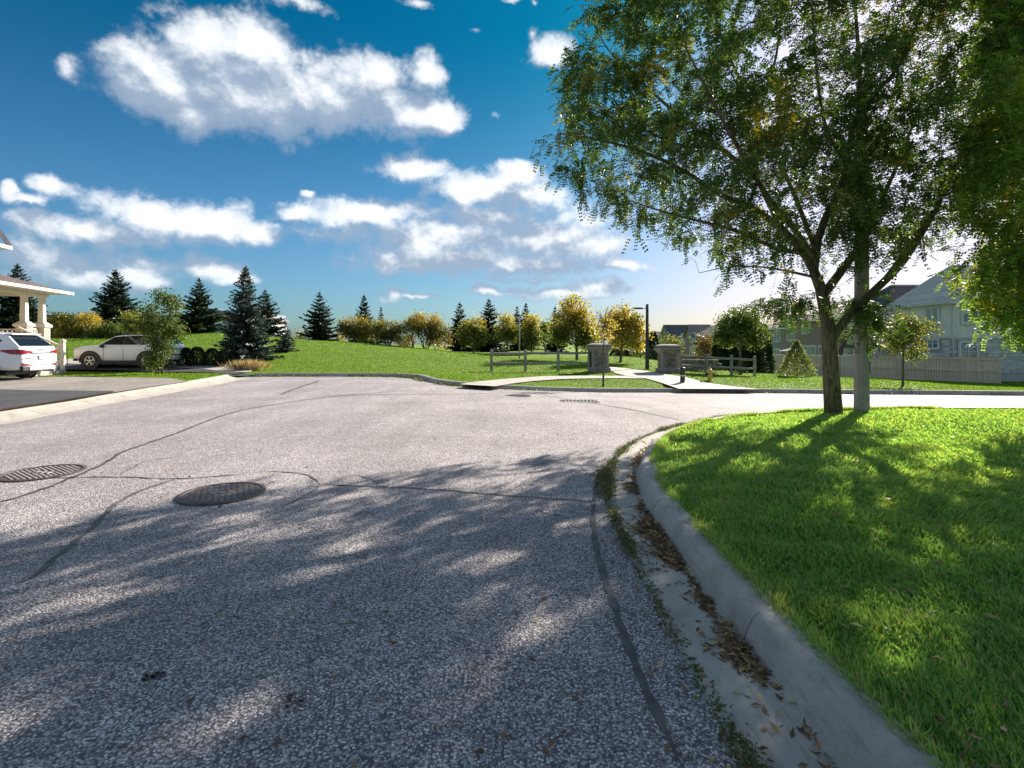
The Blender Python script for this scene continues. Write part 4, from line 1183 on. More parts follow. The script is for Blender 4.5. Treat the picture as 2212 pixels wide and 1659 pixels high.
def plant_all():
    big_locust(); right_locust()
    G = 'spruces in the park'
    S_ = [
        (38, 572, 740, 54, 44, 'dark spruce rising behind the porch roof', 'spruce', .2),
        (250, 584, 738, 52, 46, 'tall dark spruce behind the front of the side-on white car', 'spruce', .1),
        (430, 602, 724, 44, 43, 'broad dark spruce on the hill crest beside the far building', 'spruce', 0),
        (573, 626, 728, 37, 43, 'dark spruce half hidden behind the silvery blue spruce', 'spruce', 0),
        (690, 632, 738, 40, 44, 'airy dark spruce standing alone on the hill crest', 'spruce', .45),
        (786, 638, 736, 30, 50, 'slim spruce top showing above the first shrubby tree on the crest', 'spruce', .3),
        (823, 664, 740, 14, 60, 'tiny spruce tip poking up above the shrubby trees', 'spruce', .3),
        (993, 655, 760, 33, 49, 'narrow dark spruce at the low end of the crest', 'spruce', .25),
        (1056, 647, 766, 38, 52, 'full dark spruce between two young golden trees', 'spruce', .1),
        (1117, 663, 765, 22, 56, 'thin spruce with sparse tip behind the thin grey park lamp', 'spruce', .5),
        (1136, 656, 765, 27, 58, 'pointed spruce rising behind the third young golden tree', 'spruce', .3),
        (1199, 664, 768, 25, 54, 'dark spruce half behind the large maple', 'spruce', .2),
    ]
    for i, (u, t, b, w, Y, lb, m, op) in enumerate(S_): spruce(u, t, b, w, Y, lb, m, i, open_=op, group=G)
    spruce(531, 577, 780, 50, 29.5, 'tall silvery blue spruce at the foot of the hill', 'blue_spruce', 40, whorls=22, group=G, skirt=0.05)
    spruce(617, 700, 760, 21, 33, 'small bushy blue spruce alone on the slope', 'blue_spruce', 41, whorls=13, group=G)
    A = broadleaf
    A(770, 738, 44, [(770, 704, 34, 18), (752, 712, 20, 16), (795, 714, 18, 18), (775, 722, 26, 10)], 'shrubby multi-stemmed tree with yellowing top, first along the crest', 'sumac', 1, 'shrubby_tree', 'tree', 'shrubby trees on the crest', .16, 42, stems=6, fork=.2, tr=.05)
    A(838, 747, 43, [(838, 708, 32, 14), (822, 718, 18, 14), (860, 720, 18, 18), (842, 726, 20, 8)], 'low shrubby multi-stemmed tree, middle one along the crest', 'sumac', 2, 'shrubby_tree', 'tree', 'shrubby trees on the crest', .15, 42, stems=7, fork=.2, tr=.045)
    A(920, 757, 43, [(918, 694, 36, 14), (897, 706, 22, 18), (945, 712, 22, 22), (922, 716, 28, 14)], 'vase-shaped shrubby tree with round umbrella top, last along the crest', 'sumac', 3, 'shrubby_tree', 'tree', 'shrubby trees on the crest', .16, 44, stems=7, fork=.25, tr=.05)
    for i, (u, v, w, h, m, lb) in enumerate((
            (650, 726, 10, 9, 'gold', 'small yellow bush just left of the lone airy spruce'), (705, 728, 12, 8, 'rust', 'low rusty bush at the foot of the lone airy spruce'),
            (737, 724, 10, 12, 'gold', 'small pale yellow bush beside the thin white post'), (880, 738, 18, 13, 'rust', 'twiggy rusty bush by the short dark post'),
            (942, 742, 22, 13, 'gold', 'pale gold bush below the umbrella-topped tree'), (962, 734, 12, 16, 'rust', 'rusty bush against the narrow dark spruce'))):
        A(u, v + h, 45.5, [(u, v, w, h)], lb, m, 20 + i, 'bush', 'bush', 'small bushes behind the crest', .16, 34, stems=3, fork=.2, tr=.02, dense=.8)
    MG = 'young golden trees in the park'
    A(1023, 763, 45, [(1023, 704, 20, 16), (1006, 722, 16, 16), (1038, 720, 18, 18), (1022, 735, 24, 10)], 'round young tree, yellow above and green below, in front of the narrow spruce', 'maple', 4, 'maple_tree', 'tree', MG, .17, 44)
    A(1096, 760, 47, [(1093, 694, 13, 12), (1088, 716, 14, 16), (1104, 716, 14, 18), (1096, 732, 18, 8)], 'young tree with bright gold tip right of the full dark spruce', 'maple', 5, 'maple_tree', 'tree', MG, .17, 44)
    A(1148, 760, 47, [(1148, 692, 13, 13), (1142, 716, 16, 16), (1158, 722, 14, 16), (1148, 738, 20, 10)], 'young tree with gold cap and dark green skirt behind the rail fence', 'maple', 6, 'maple_tree', 'tree', MG, .17, 44)
    A(1178, 762, 50, [(1178, 712, 14, 18), (1170, 728, 12, 14)], 'small green tree squeezed between gold-capped tree and large maple', 'green', 7, 'maple_tree', 'tree', MG, .17, 44)
    A(1247, 780, 38, [(1240, 664, 26, 20), (1222, 696, 32, 26), (1262, 698, 26, 28), (1240, 724, 46, 26), (1210, 722, 18, 20), (1272, 730, 20, 20)], 'large maple, golden above and green below, behind the rail fence', 'maple', 8, 'maple_tree', 'tree', None, .17, 46)
    A(1340, 780, 36, [(1345, 682, 24, 22), (1325, 706, 26, 26), (1366, 704, 26, 26), (1340, 732, 42, 18), (1376, 730, 18, 20), (1358, 716, 26, 22)], 'wide golden maple behind the pillar with the street tree', 'gold', 9, 'maple_tree', 'tree', None, .17, 44)
    A(1303, 826, 21.6, [(1300, 706, 18, 18), (1322, 694, 18, 16), (1310, 724, 16, 14), (1288, 716, 9, 12)], 'thin young street tree with bare twiggy top on the grass island', 'gold', 10, 'street_tree', 'tree', None, .10, 17, dense=.6, fork=.5, tr=.045, bare=9)
    A(1599, 811, 31.5, [(1598, 688, 34, 26), (1580, 706, 30, 24), (1622, 706, 30, 26), (1600, 728, 50, 20), (1632, 722, 20, 20), (1573, 724, 22, 18)], 'round-headed green tree behind the end of the rail fence', 'green', 11, 'round_tree', 'tree', None, .15, 44, fork=.4, bark='bark2')
    A(1950, 836, 23.3, [(1948, 728, 30, 22), (1918, 722, 24, 16), (1990, 710, 28, 14), (1945, 695, 20, 18), (1970, 700, 14, 22), (1955, 750, 34, 16), (1968, 765, 18, 10)], 'small wide-forked tree with yellowing leaves before the grey house fence', 'mixed', 12, 'street_tree', 'tree', None, .115, 40, fork=.42, tr=.05, dense=1.1)
    A(345, 806, 23.8, [(326, 676, 14, 20), (374, 664, 16, 18), (320, 702, 18, 20), (370, 700, 20, 22), (342, 724, 26, 26), (382, 722, 10, 14), (350, 760, 20, 22), (334, 780, 15, 16), (345, 640, 6, 8), (372, 642, 8, 8)], 'scrubby small tree, leafy to the ground, in front of the side-on white car', 'green', 13, 'scrub_tree', 'tree', None, .115, 44, stems=4, fork=.2, tr=.03, dense=1.25, depth=.6, bare=4)
    A(160, 736, 43, [(125, 700, 24, 20), (155, 698, 26, 18), (190, 700, 26, 20), (150, 716, 46, 16)], 'wide golden yellow shrub between porch and tall spruce', 'gold', 14, 'bush', 'bush', None, .17, 50, stems=4, fork=.2, tr=.05)
    A(268, 733, 42, [(285, 690, 18, 22), (300, 712, 16, 20)], 'yellow-green bush against the tall dark spruce', 'mixed', 15, 'bush', 'bush', 'bushes under the tall spruce', .16, 46, stems=3, fork=.2, tr=.04)
    A(225, 734, 42.5, [(215, 716, 22, 16), (245, 714, 20, 18), (270, 722, 18, 10)], 'low dark green bush at the foot of the tall spruce', 'green', 16, 'bush', 'bush', 'bushes under the tall spruce', .16, 46, stems=3, fork=.2, tr=.04)
    A(1524, 788, 41, [(1524, 738, 14, 14), (1518, 760, 14, 20), (1532, 772, 12, 16)], 'rusty and yellow shrub between brick house and cedars', 'rust', 17, 'bush', 'bush', None, .17, 40, stems=3, fork=.2, tr=.03)
    A(1446, 772, 46, [(1446, 738, 22, 10), (1446, 756, 24, 12)], 'yellow bush showing over the right stone pillar', 'mixed', 18, 'bush', 'bush', None, .17, 40, stems=3, fork=.2, tr=.03)
    A(1383, 776, 46, [(1383, 758, 14, 14)], 'small green bush just left of the dark lamp post', 'green', 19, 'bush', 'bush', None, .15, 40, stems=3, fork=.2, tr=.03)
    column_conifer(1412, 716, 786, 13, 44, 'loose grey-green juniper between lamp post and right pillar', 'cedar', 9, 'juniper', 'juniper', None, 0.45, 1800)
    for i, (u, t, b, w, Y, lb) in enumerate(((1549, 716, 806, 11, 38, 'slender dark cedar left of the round-headed tree'), (1566, 742, 806, 13, 38.5, 'low dark cedar just right of the slender one'),
            (1586, 746, 806, 13, 38.5, 'low dark cedar directly behind the round-headed tree trunk'), (1610, 744, 806, 14, 38.5, 'low dark cedar right of the round-headed tree trunk'), (1632, 738, 807, 13, 38.5, 'dark cedar beside the tallest cedar'),
            (1650, 703, 808, 19, 38, 'tallest cedar at the left end of the board fence'), (1330, 752, 790, 16, 50, 'dark cedar behind the left stone pillar'), (1352, 756, 788, 14, 50, 'dark cedar below the golden maple'))):
        column_conifer(u, t, b, w, Y, lb, 'cedar', 20 + i)
    column_conifer(1721, 736, 814, 38, 31, 'small pale yellow-green pine in front of the board fence', 'pine', 40, 'pine_tree', 'pine', None, 0.95, 2600)
    column_conifer(1600, 774, 812, 10, 34, 'small bluish conifer behind the right rail fence', 'blue_spruce', 41, 'dwarf_spruce', 'conifer', None, 0.8, 700)
    for i, (u, t, w, lb) in enumerate(((402, 752, 18, 'dark yew at the rear bumper of the side-on car'), (426, 750, 22, 'dark yew, second from the side-on car'), (458, 753, 21, 'dark yew, third from the side-on car'), (485, 756, 20, 'dark yew touching the blue spruce'))):
        column_conifer(u, t, 797, w, 27.6, lb, 'yew', 50 + i, 'yew', 'yew', 'dark yew hedge beside the drive', 0.42, 2000)
    # dry ornamental grass
    r = np.random.default_rng(77); x, y, z = on_land(536, 800.5)
    o = thing('dry_grass', 'clump of dry tan ornamental grass under the blue spruce', 'ornamental grass', (x, y, z))
    n = 900; rx = 32 / F * y
    c = np.stack([x + r.normal(size=n) * rx * .45, y + r.normal(size=n) * rx * .3, np.full(n, z)], 1)
    d = np.stack([r.normal(size=n) * .35 + (c[:, 0] - x) / rx * .5, r.normal(size=n) * .35, np.ones(n)], 1)
    V, Fq = leaves(c, 0.52, 0.03, d, r); arr_obj('blades', V, Fq, M['straw'], o, 'stuff')
    # white blooms beside it
    for i, lb in enumerate(('white flowering plant under the blue spruce, nearer the yews', 'white flowering plant beside the dry grass clump')):
        x, y, z = on_land(492 + i * 14, 799)
        t = thing('flowering_plant', lb, 'flowers', (x, y, z), 'white flowers by the yews')
        c = np.array([x, y, z]) + r.normal(size=(60, 3)) * [.12, .1, .04] + [0, 0, .12]
        V, Fq = leaves(c, .10, .03, None, r); arr_obj('leaves', V, Fq, M['green'], t, 'stuff')
        c = np.array([x, y, z]) + r.normal(size=(26, 3)) * [.12, .08, .04] + [0, 0, .2]
        V, Fq = leaves(c, .06, .05, None, r); arr_obj('petals', V, Fq, M['trim'], t, 'stuff')


plant_all()


# ------------------------------------------------------------------ grass, weeds, fallen leaves
def grass_blades():
    r = np.random.default_rng(3)
    N = 760000
    y = np.exp(r.uniform(math.log(1.0), math.log(12.3), N))
    x = 1.2 + r.uniform(0.0, 1.0, N) ** 1.15 * (y * 1.4 + 1.6)
    # thin out so that the cover is even in the picture
    m = inside(x, y, lawn_poly) & (x < 15)
    x, y = x[m], y[m]
    k = r.random(len(x)) < np.clip(0.50 + 0.0 * y, 0, 1)
    x, y = x[k], y[k]
    z = zlawn(x, y) - 0.004
    n = len(x); D = np.hypot(x, y)
    clump = np.sin(x * 7.1 + np.sin(y * 5.3)) * np.sin(y * 8.3 + np.sin(x * 4.7)) * .5 + .5
    e = line_dist(x, y, lawn_edge)
    h = (0.030 + 0.035 * clump) * r.uniform(0.6, 1.35, n) * (0.7 + 0.3 * sm(0, .3, e)); w = 0.0022 + 0.0011 * D * r.uniform(.7, 1.2, n)
    a = r.uniform(0, 6.283, n); ld = np.stack([np.cos(a), np.sin(a)], 1) * (r.uniform(.25, 1.0, n) * h * 0.95)[:, None]
    ld += np.stack([np.sin(x * 1.3 + y * .6), np.cos(y * 1.1 - x * .4)], 1) * (h * .35)[:, None]
    sd = np.stack([-np.sin(a), np.cos(a)], 1) * w[:, None]
    b = np.c_[x, y, z]; m1 = b + np.c_[ld * .35, h * .62]; tp = b + np.c_[ld, h]
    s3 = np.c_[sd, np.zeros(n)]
    V = np.stack([b - s3, b + s3, m1 + s3 * .7, m1 - s3 * .7, tp], 1).reshape(-1, 3)
    i = np.arange(n) * 5
    T = np.concatenate([np.stack([i, i + 1, i + 2], 1), np.stack([i, i + 2, i + 3], 1), np.stack([i + 3, i + 2, i + 4], 1)])
    arr_obj('grass', V, T, M['blade'], None, 'stuff')
    # the ragged edge that leans out over the kerb, part of it dry
    q = resample(lawn_edge, 0.01); q = q[(q[:, 1] > 0.6) & (q[:, 0] < 9)]
    nr = offset_line(q, 1.0) - q
    for cnt, m_, L_, nm in ((16000, 'blade', 0.075, 'grass_edge'), (5200, 'straw', 0.065, 'dry_grass_edge')):
        k = r.integers(0, len(q), cnt); keep = (np.sin(k * .011) + np.sin(k * .043 + 2) + r.normal(size=cnt) * .7) > -0.5; k = k[keep]; n2 = len(k)
        o = q[k] + nr[k] * r.normal(-0.015, 0.02, n2)[:, None]
        c = np.c_[o, zlawn(o[:, 0], o[:, 1]) + 0.012]
        d = np.c_[nr[k] * r.uniform(-.2, 1.0, n2)[:, None], r.uniform(.12, .9, n2)] + r.normal(size=(n2, 3)) * .35
        V2, F2 = leaves(c, L_, 0.0048 + 0.0008 * np.hypot(o[:, 0], o[:, 1]), d, r)
        arr_obj(nm, V2, F2, M[m_], None, 'stuff')
    return n


grass_blades()


def turf_tufts():
    """short tufts over the park grass, thickest along the edges one sees"""
    r = np.random.default_rng(4)
    n = 120000
    u = r.uniform(-40, 2250, n); v = r.uniform(748, 848, n)
    Ys = np.exp(r.uniform(math.log(16), math.log(42), n)); X = (u - U0) / F * Ys
    m = (line_dist(X, Ys, far_edge) > np.where(X < -9, 0.55, 0.2))
    poly = np.vstack([far_edge, [(70, 90), (-60, 90), (-60, -8)]])
    m &= inside(X, Ys, poly)
    X, Ys = X[m], Ys[m]
    Z = zland(X, Ys)
    # keep the paths and drives clear
    for o in bpy.data.objects:
        if o.name.split('.')[0] in ('footpath', 'driveway', 'driveway_patch'):
            me = o.data; co = np.empty(len(me.vertices) * 3); me.vertices.foreach_get('co', co); co = co.reshape(-1, 3)
            tri = np.array([p.vertices[:] for p in me.polygons]); keep = np.ones(len(X), bool)
            bb = (X > co[:, 0].min() - .1) & (X < co[:, 0].max() + .1) & (Ys > co[:, 1].min() - .1) & (Ys < co[:, 1].max() + .1)
            idx = np.where(bb)[0]; px, py = X[idx], Ys[idx]; hitm = np.zeros(len(idx), bool)
            for t in tri:
                a, b, c = co[t, :2]
                d1 = (px - b[0]) * (a[1] - b[1]) - (a[0] - b[0]) * (py - b[1]); d2 = (px - c[0]) * (b[1] - c[1]) - (b[0] - c[0]) * (py - c[1]); d3 = (px - a[0]) * (c[1] - a[1]) - (c[0] - a[0]) * (py - a[1])
                hitm |= ~(((d1 < 0) | (d2 < 0) | (d3 < 0)) & ((d1 > 0) | (d2 > 0) | (d3 > 0)))
            keep[idx[hitm]] = False
            X, Ys, Z = X[keep], Ys[keep], Z[keep]
    n = len(X)
    d = np.stack([r.normal(size=n) * .55, r.normal(size=n) * .55, np.ones(n)], 1)
    V, Fq = leaves(np.c_[X, Ys, Z - .01], 0.055 * (0.6 + 0.4 * (Ys / 30)), 0.03 + 0.001 * Ys, d, r)
    arr_obj('turf', V, Fq, M['tuft'], None, 'stuff')


turf_tufts()


def gutter_litter():
    r = np.random.default_rng(9)
    p = resample(near_right, 0.02); p = p[(p[:, 1] > -0.5) & (p[:, 0] < 7)]
    # weeds in the joint between road and gutter
    t = np.arange(len(p)) * 0.02
    amt = np.clip(0.55 + 0.6 * np.sin(t * 1.1 + 1) + 0.5 * np.sin(t * 3.3) + .3 * np.sin(t * 9.1), 0.22, 1.6) * np.where(p[:, 1] > 4.0, 1.25, 0.8)
    n = 20000; k = r.choice(len(p), n, p=amt / amt.sum())
    nr = offset_line(p, 1.0) - p
    c2 = p[k] + nr[k] * (r.normal(size=n) * 0.022 * (0.6 + amt[k]) - 0.012)[:, None] + r.normal(size=(n, 2)) * .01
    hgt = np.abs(r.normal(size=n)) * 0.014 * (0.4 + amt[k])
    c = np.c_[c2, zroad(c2[:, 0], c2[:, 1]) + 0.010 + hgt]
    d = np.stack([r.normal(size=n), r.normal(size=n), r.uniform(-.1, .7, n)], 1)
    V, Fq = leaves(c, 0.024, 0.009, d, r); arr_obj('gutter_weeds', V, Fq, M['weed'], None, 'stuff')
    # fallen leaves drifted against the kerb face
    amt = np.clip(0.45 + .5 * np.sin(t * 1.7 + .4) + .45 * np.sin(t * 4.1 + 2) + .25 * np.sin(t * 11), 0.04, 1.5) * np.where(p[:, 1] < 2.6, 1.6, 1.0) * np.where(p[:, 1] > 6.8, .25, 1.0)
    n = 6000; k = r.choice(len(p), n, p=amt / amt.sum())
    q = -0.318 + np.abs(r.normal(size=n)) * 0.048 * (0.5 + amt[k])
    c2 = p[k] + nr[k] * q[:, None]
    pile = np.clip(1 - (q + 0.32) / 0.09, 0, 1) * 0.022 * amt[k]
    c = np.c_[c2, zroad(c2[:, 0], c2[:, 1]) + 0.012 + pile * r.random(n)]
    d = np.stack([r.normal(size=n), r.normal(size=n), r.normal(size=n) * .22], 1)
    V, Fq = leaves(c, 0.045, 0.017, d, r, 0.75, 0.35); 
    # scattered ones on gutter, road and lawn
    m = 760; yy = np.exp(r.uniform(math.log(1.3), math.log(9), m)); xx = r.uniform(-0.8, 1.0, m) * yy * .95
    xx[:170] = np.interp(yy[:170], p[::10, 1], p[::10, 0]) + r.uniform(-.15, .36, 170)
    on = inside(xx, yy, lawn_poly); zz = np.where(on, zlawn(xx, yy) + .045, zroad(xx, yy) + .012)
    gut = np.abs(line_dist(xx, yy, near_right)) < .57; keep = on | ~gut | (line_dist(xx, yy, near_right) < .3)
    keep &= on | (xx > 0.1) | (r.random(m) < .35)
    c = np.c_[xx, yy, zz][keep]; d = np.stack([r.normal(size=len(c)), r.normal(size=len(c)), r.normal(size=len(c)) * .15], 1)
    V2, F2 = leaves(c, 0.05, 0.02, d, r, 0.8, 0.3)
    arr_obj('fallen_leaves', np.vstack([V, V2]), np.vstack([Fq, F2 + len(V)]), M['litter'], None, 'stuff')
    # dead grass and weeds along the far kerbs
    parts = [far_turn, far_right[:40], far_mid]
    C = []
    for ln, cnt in zip(parts, (900, 800, 400)):
        q = resample(ln, .05); k = r.integers(0, len(q), cnt); off = (offset_line(q, 1) - q)[k] * r.uniform(-.28, -.01, cnt)[:, None]
        w = (np.sin(k * .07) + np.sin(k * .023 + 1) > -.2); z = q[k] + off; C.append(np.c_[z, zroad(z[:, 0], z[:, 1]) + .015][w])
    C = np.vstack(C); d = np.stack([r.normal(size=len(C)) * .8, r.normal(size=len(C)) * .8, r.uniform(0.1, .9, len(C))], 1)
    V, Fq = leaves(C, 0.13, 0.035, d, r); arr_obj('kerb_weeds', V, Fq, M['weed'], None, 'stuff')


gutter_litter()


# ------------------------------------------------------------------ rail fences, stone pillars, park furniture
def rail_fence(label, posts, end, rails, seed):
    """posts: ground points; rails run from post to post and on to the point end"""
    r = random.Random(seed)
    z0 = zl(*posts[0][:2])
    root = thing('rail_fence', label, 'rail fence', (posts[0][0], posts[0][1], z0), 'split rail fences at the park gate')
    tops = []
    for (x, y, h) in posts:
        z = zl(x, y); b = MB()
        w = 0.085
        b.lathe([(w, z - .15), (w, z + h - .05), (w * .8, z + h - .01), (w * .35, z + h)], (x, y, 0), 8, 0.3)
        b.v = [(p[0] + r.uniform(-.006, .006), p[1] + r.uniform(-.006, .006), p[2]) for p in b.v]
        b.build('post', M['wood'], root); tops.append((x, y, z))
    pts = tops + ([(end[0], end[1], zl(*end[:2]))] if end else [])
    for a, b2 in zip(pts[:-1], pts[1:]):
        for hh in rails:
            A = Vector((a[0], a[1], a[2] + hh + r.uniform(-.03, .03))); B = Vector((b2[0], b2[1], b2[2] + hh + r.uniform(-.03, .03)))
            q = [A.lerp(B, t) + Vector((0, 0, -0.02 * math.sin(math.pi * t))) for t in (0, .06, .5, .94, 1)]
            mb = MB().tube(q, [.035, .062, .07, .062, .035], 6); mb.build('rail', M['wood'], root)
    return root


def posts_at(px, h=1.22):
    return [(P(u, v, Y)[0], P(u, v, Y)[1], h) for u, v, Y in px]


def stone_pillar(u, v, Y, label, seed):
    r = random.Random(seed)
    x, y, _ = P(u, v, Y); z = zl(x, y)
    t = thing('stone_pillar', label, 'stone pillar', (x, y, z), 'stone pillars flanking the park path')
    before = set(bpy.data.objects)
    MB().square([(0.62, z - .15), (0.62, z + .20), (0.58, z + .24), (0.545, z + .25)], (x, y, 0)).build('plinth', M['stone_trim'], t, bevel=.012)
    MB().box((x, y, z + .66), (0.86, 0.86, .84)).build('core', M['mortar'], t)
    for sx in (-1, 1):
        for sy in (-1, 1):
            MB().box((x + sx * .41, y + sy * .41, z + .665), (0.19, 0.19, .83)).build('corner_stone', M['stone_trim'], t, bevel=.01)
    for i, (dx, dy, rot) in enumerate(((0, -1, 0), (-1, 0, 1), (1, 0, 1), (0, 1, 0))):
        for kz in (0, 1):
            c = (x + dx * .44, y + dy * .44, z + .27 + .78 * kz)
            MB().box(c, (.63, .09, .075) if not rot else (.09, .63, .075)).build('band', M['stone_trim'], t)
        # rubble stones laid in the sunk panel
        zc = z + .315
        hs = [.12, .155, .10, .145, .13]; k = sum(hs) + .01 * 4
        for hrow in hs:
            hrow *= .685 / k; a = -.305
            while a < .29:
                w = min(r.uniform(.11, .26), .305 - a)
                if .305 - a - w < .07: w = .305 - a
                cx = a + w / 2; pr = r.uniform(.010, .032)
                d3 = (w - .012, .03 + pr, hrow - .010)
                if rot: MB().box((x + dx * (.428 + pr / 2), y + cx, zc + hrow / 2), (d3[1], d3[0], d3[2]), 0, .96).build('stone', M['stone'], t)
                else: MB().box((x + cx, y + dy * (.428 + pr / 2), zc + hrow / 2), d3, 0, .96).build('stone', M['stone'], t)
                a += w
            zc += hrow + .01
    MB().square([(.525, z + 1.08), (.56, z + 1.10), (.60, z + 1.17), (.67, z + 1.23), (.69, z + 1.27), (.69, z + 1.33), (.64, z + 1.36)], (x, y, 0)).build('cornice', M['stone_trim'], t, bevel=.008)
    MB().square([(.60, z + 1.36), (.635, z + 1.40), (.635, z + 1.47), (.55, z + 1.50), (.30, z + 1.545)], (x, y, 0)).build('cap', M['stone_trim'], t, bevel=.008)
    for o in set(bpy.data.objects) - before:
        for vv in o.data.vertices: vv.co.x *= 0.87; vv.co.y *= 0.87


lp = stone_pillar(1294, 803, 28.0, 'stone pillar with flat cap behind the young street tree', 1)
rp = stone_pillar(1443, 804.5, 28.0, 'stone pillar with flat cap behind the black bollard', 2)
pl = posts_at([(1062, 803, 28.2), (1135, 801.7, 28.5), (1206, 801.7, 28.6), (1272.5, 802.3, 28.2)])
rail_fence('weathered split rail fence joined to the pillar behind the street tree', pl, None, (0.48, 1.02), 3)
pr_ = posts_at([(1469.5, 805.5, 28.6), (1526, 809.4, 28.8), (1580, 812, 29.2), (1630, 813.3, 29.8)], 1.2)
rail_fence('weathered split rail fence running from the other pillar towards the board fence', pr_, None, (0.46, 0.98), 4)


def hydrant():
    x, y, z = on_land(1533, 821.2, 0.03)
    t = thing('fire_hydrant', 'yellow fire hydrant with black caps on the verge', 'fire hydrant', (x, y, z))
    k = 28.5 * y / F
    L = lambda prof: MB().lathe([(a * k, z + b * k) for a, b in prof], (x, y, 0), 14)
    L([(.22, -.08), (.22, .05), (.17, .06), (.165, .62), (.20, .63), (.20, .68)]).build('barrel', M['hydrant'], t, True).data.set_sharp_from_angle(angle=R(35))
    L([(.21, .68), (.215, .72), (.20, .80), (.13, .89), (.06, .92), (.055, 1.0), (.02, 1.01)]).build('bonnet', M['hydrant'], t, True)
    for s in (-1, 1):
        MB().lathe([(.10 * k, s * .14 * k), (.10 * k, s * .25 * k), (.115 * k, s * .26 * k), (.115 * k, s * .33 * k), (.04 * k, s * .34 * k), (.04 * k, s * .38 * k)], (x, y, z + .50 * k), 12, axis='x').build('nozzle_cap', M['black'], t)
    MB().lathe([(.12 * k, -.14 * k), (.12 * k, -.25 * k), (.13 * k, -.26 * k), (.13 * k, -.33 * k)], (x, y, z + .44 * k), 12, axis='y').build('nozzle', M['hydrant'], t)


def bollard():
    x, y, z = on_land(1474.5, 825.8, 0.045)
    t = thing('bollard', 'black bollard with a white band on the footpath', 'bollard', (x, y, z))
    h = 35 * y / F; r = 0.115
    MB().lathe([(r * 1.05, z - .05), (r * 1.05, z + .07), (r * .92, z + .08), (r * .9, z + h * .86), (r * .98, z + h * .87), (r * .98, z + h * .92), (r * .8, z + h * .97), (r * .4, z + h)], (x, y, 0), 16).build('post', M['black'], t, True).data.set_sharp_from_angle(angle=R(35))
    MB().lathe([(r * .93, z + h * .44), (r * .93, z + h * .50)], (x, y, 0), 16).build('band', M['reflect'], t, True)
    MB().lathe([(r * 1.1, z - .03), (r * 1.1, z + .065)], (x, y, 0), 16).build('foot', M['pole'], t, True)


def park_lamp():
    x, y, _ = P(1398, 798, 31.3); z = zl(x, y); zt = P(0, 657, 31.3)[2]
    t = thing('lamp_post', 'dark square park lamp post with one flat lamp arm', 'lamp post', (x, y, z))
    MB().lathe([(.125, z - .2), (.12, z + .3), (.095, z + 2.2), (.08, zt)], (x, y, 0), 4, math.pi / 4 + .35).build('post', M['steel_dark'], t)
    zz = zt - .24
    MB().bar((x - .06, y, zz), (x - .26, y, zz), .05, .05).build('arm', M['steel_dark'], t)
    b = MB(); b.lathe([(.02, .05), (.17, .03), (.20, -.01), (.16, -.05), (.03, -.06)], (0, 0, 0), 14)
    b.v = [(p[0] * 1.75 + x - .50, p[1] * .9 + y, p[2] + zz) for p in b.v]; b.build('lamp_head', M['steel_dark'], t, True)
    MB().box((x - .50, y, zz - .062), (.36, .16, .012)).build('lens', M['reflect'], t)


def thin_lamp():
    x, y, _ = P(1122, 777.5, 39.5); z = zl(x, y); zt = P(0, 680, 39.5)[2]
    t = thing('lamp_post', 'thin pale grey park lamp behind the rail fence', 'lamp post', (x, y, z))
    MB().tube([(x, y, z - .1), (x, y, z + 1.4), (x, y, zt)], [.06, .05, .04], 8).build('post', M['pole'], t, True)
    MB().lathe([(.08, z - .05), (.08, z + .10)], (x, y, 0), 10).build('base', M['pole'], t)
    b = MB(); b.lathe([(.03, -.04), (.16, -.02), (.16, .02), (.04, .07)], (0, 0, 0), 12); b.v = [(p[0] * 1.4 + x - .12, p[1] + y, p[2] + zt) for p in b.v]; b.build('lamp_head', M['steel_dark'], t, True)


def small_posts():
    x, y, _ = P(731, 740, 47); z = zl(x, y); t = thing('white_post', 'thin white post beside the small pale bush on the crest', 'post', (x, y, z))
    zt = P(0, 706, 47)[2]
    MB().tube([(x, y, z - .1), (x, y, zt)], [.05, .045], 8).build('shaft', M['trim'], t, True); MB().lathe([(.07, zt), (.07, zt + .08), (.02, zt + .12)], (x, y, 0), 8).build('finial', M['trim'], t)
    x, y, _ = P(892, 754, 46); z = zl(x, y); t = thing('sign_post', 'short dark post with a faded red sign board beside it on the crest', 'sign post', (x, y, z))
    zt = P(0, 720, 46)[2]
    MB().tube([(x, y, z - .1), (x, y, zt)], [.09, .085], 8).build('shaft', M['black'], t, True)
    MB().box((x - .32, y, zt - .45), (.5, .04, .55)).build('sign_board', M['clad_red'], t)
    # little garden hook by the drive
    x, y, z = on_land(146, 796); zt = P(0, 752, y)[2]
    t = thing('garden_hook', 'thin dark garden hook with a small pale sign near the nose of the side-on car', 'garden stake', (x, y, z))
    MB().tube([(x, y, z - .1), (x, y, zt)], .012, 6).build('stake', M['black'], t); MB().tube([(x, y, zt - .1), (x - .62, y, zt - .06)], .012, 6).build('arm', M['black'], t)
    MB().box((x - .40, y, zt - .02), (.36, .02, .08)).build('sign_board', M['trim'], t)


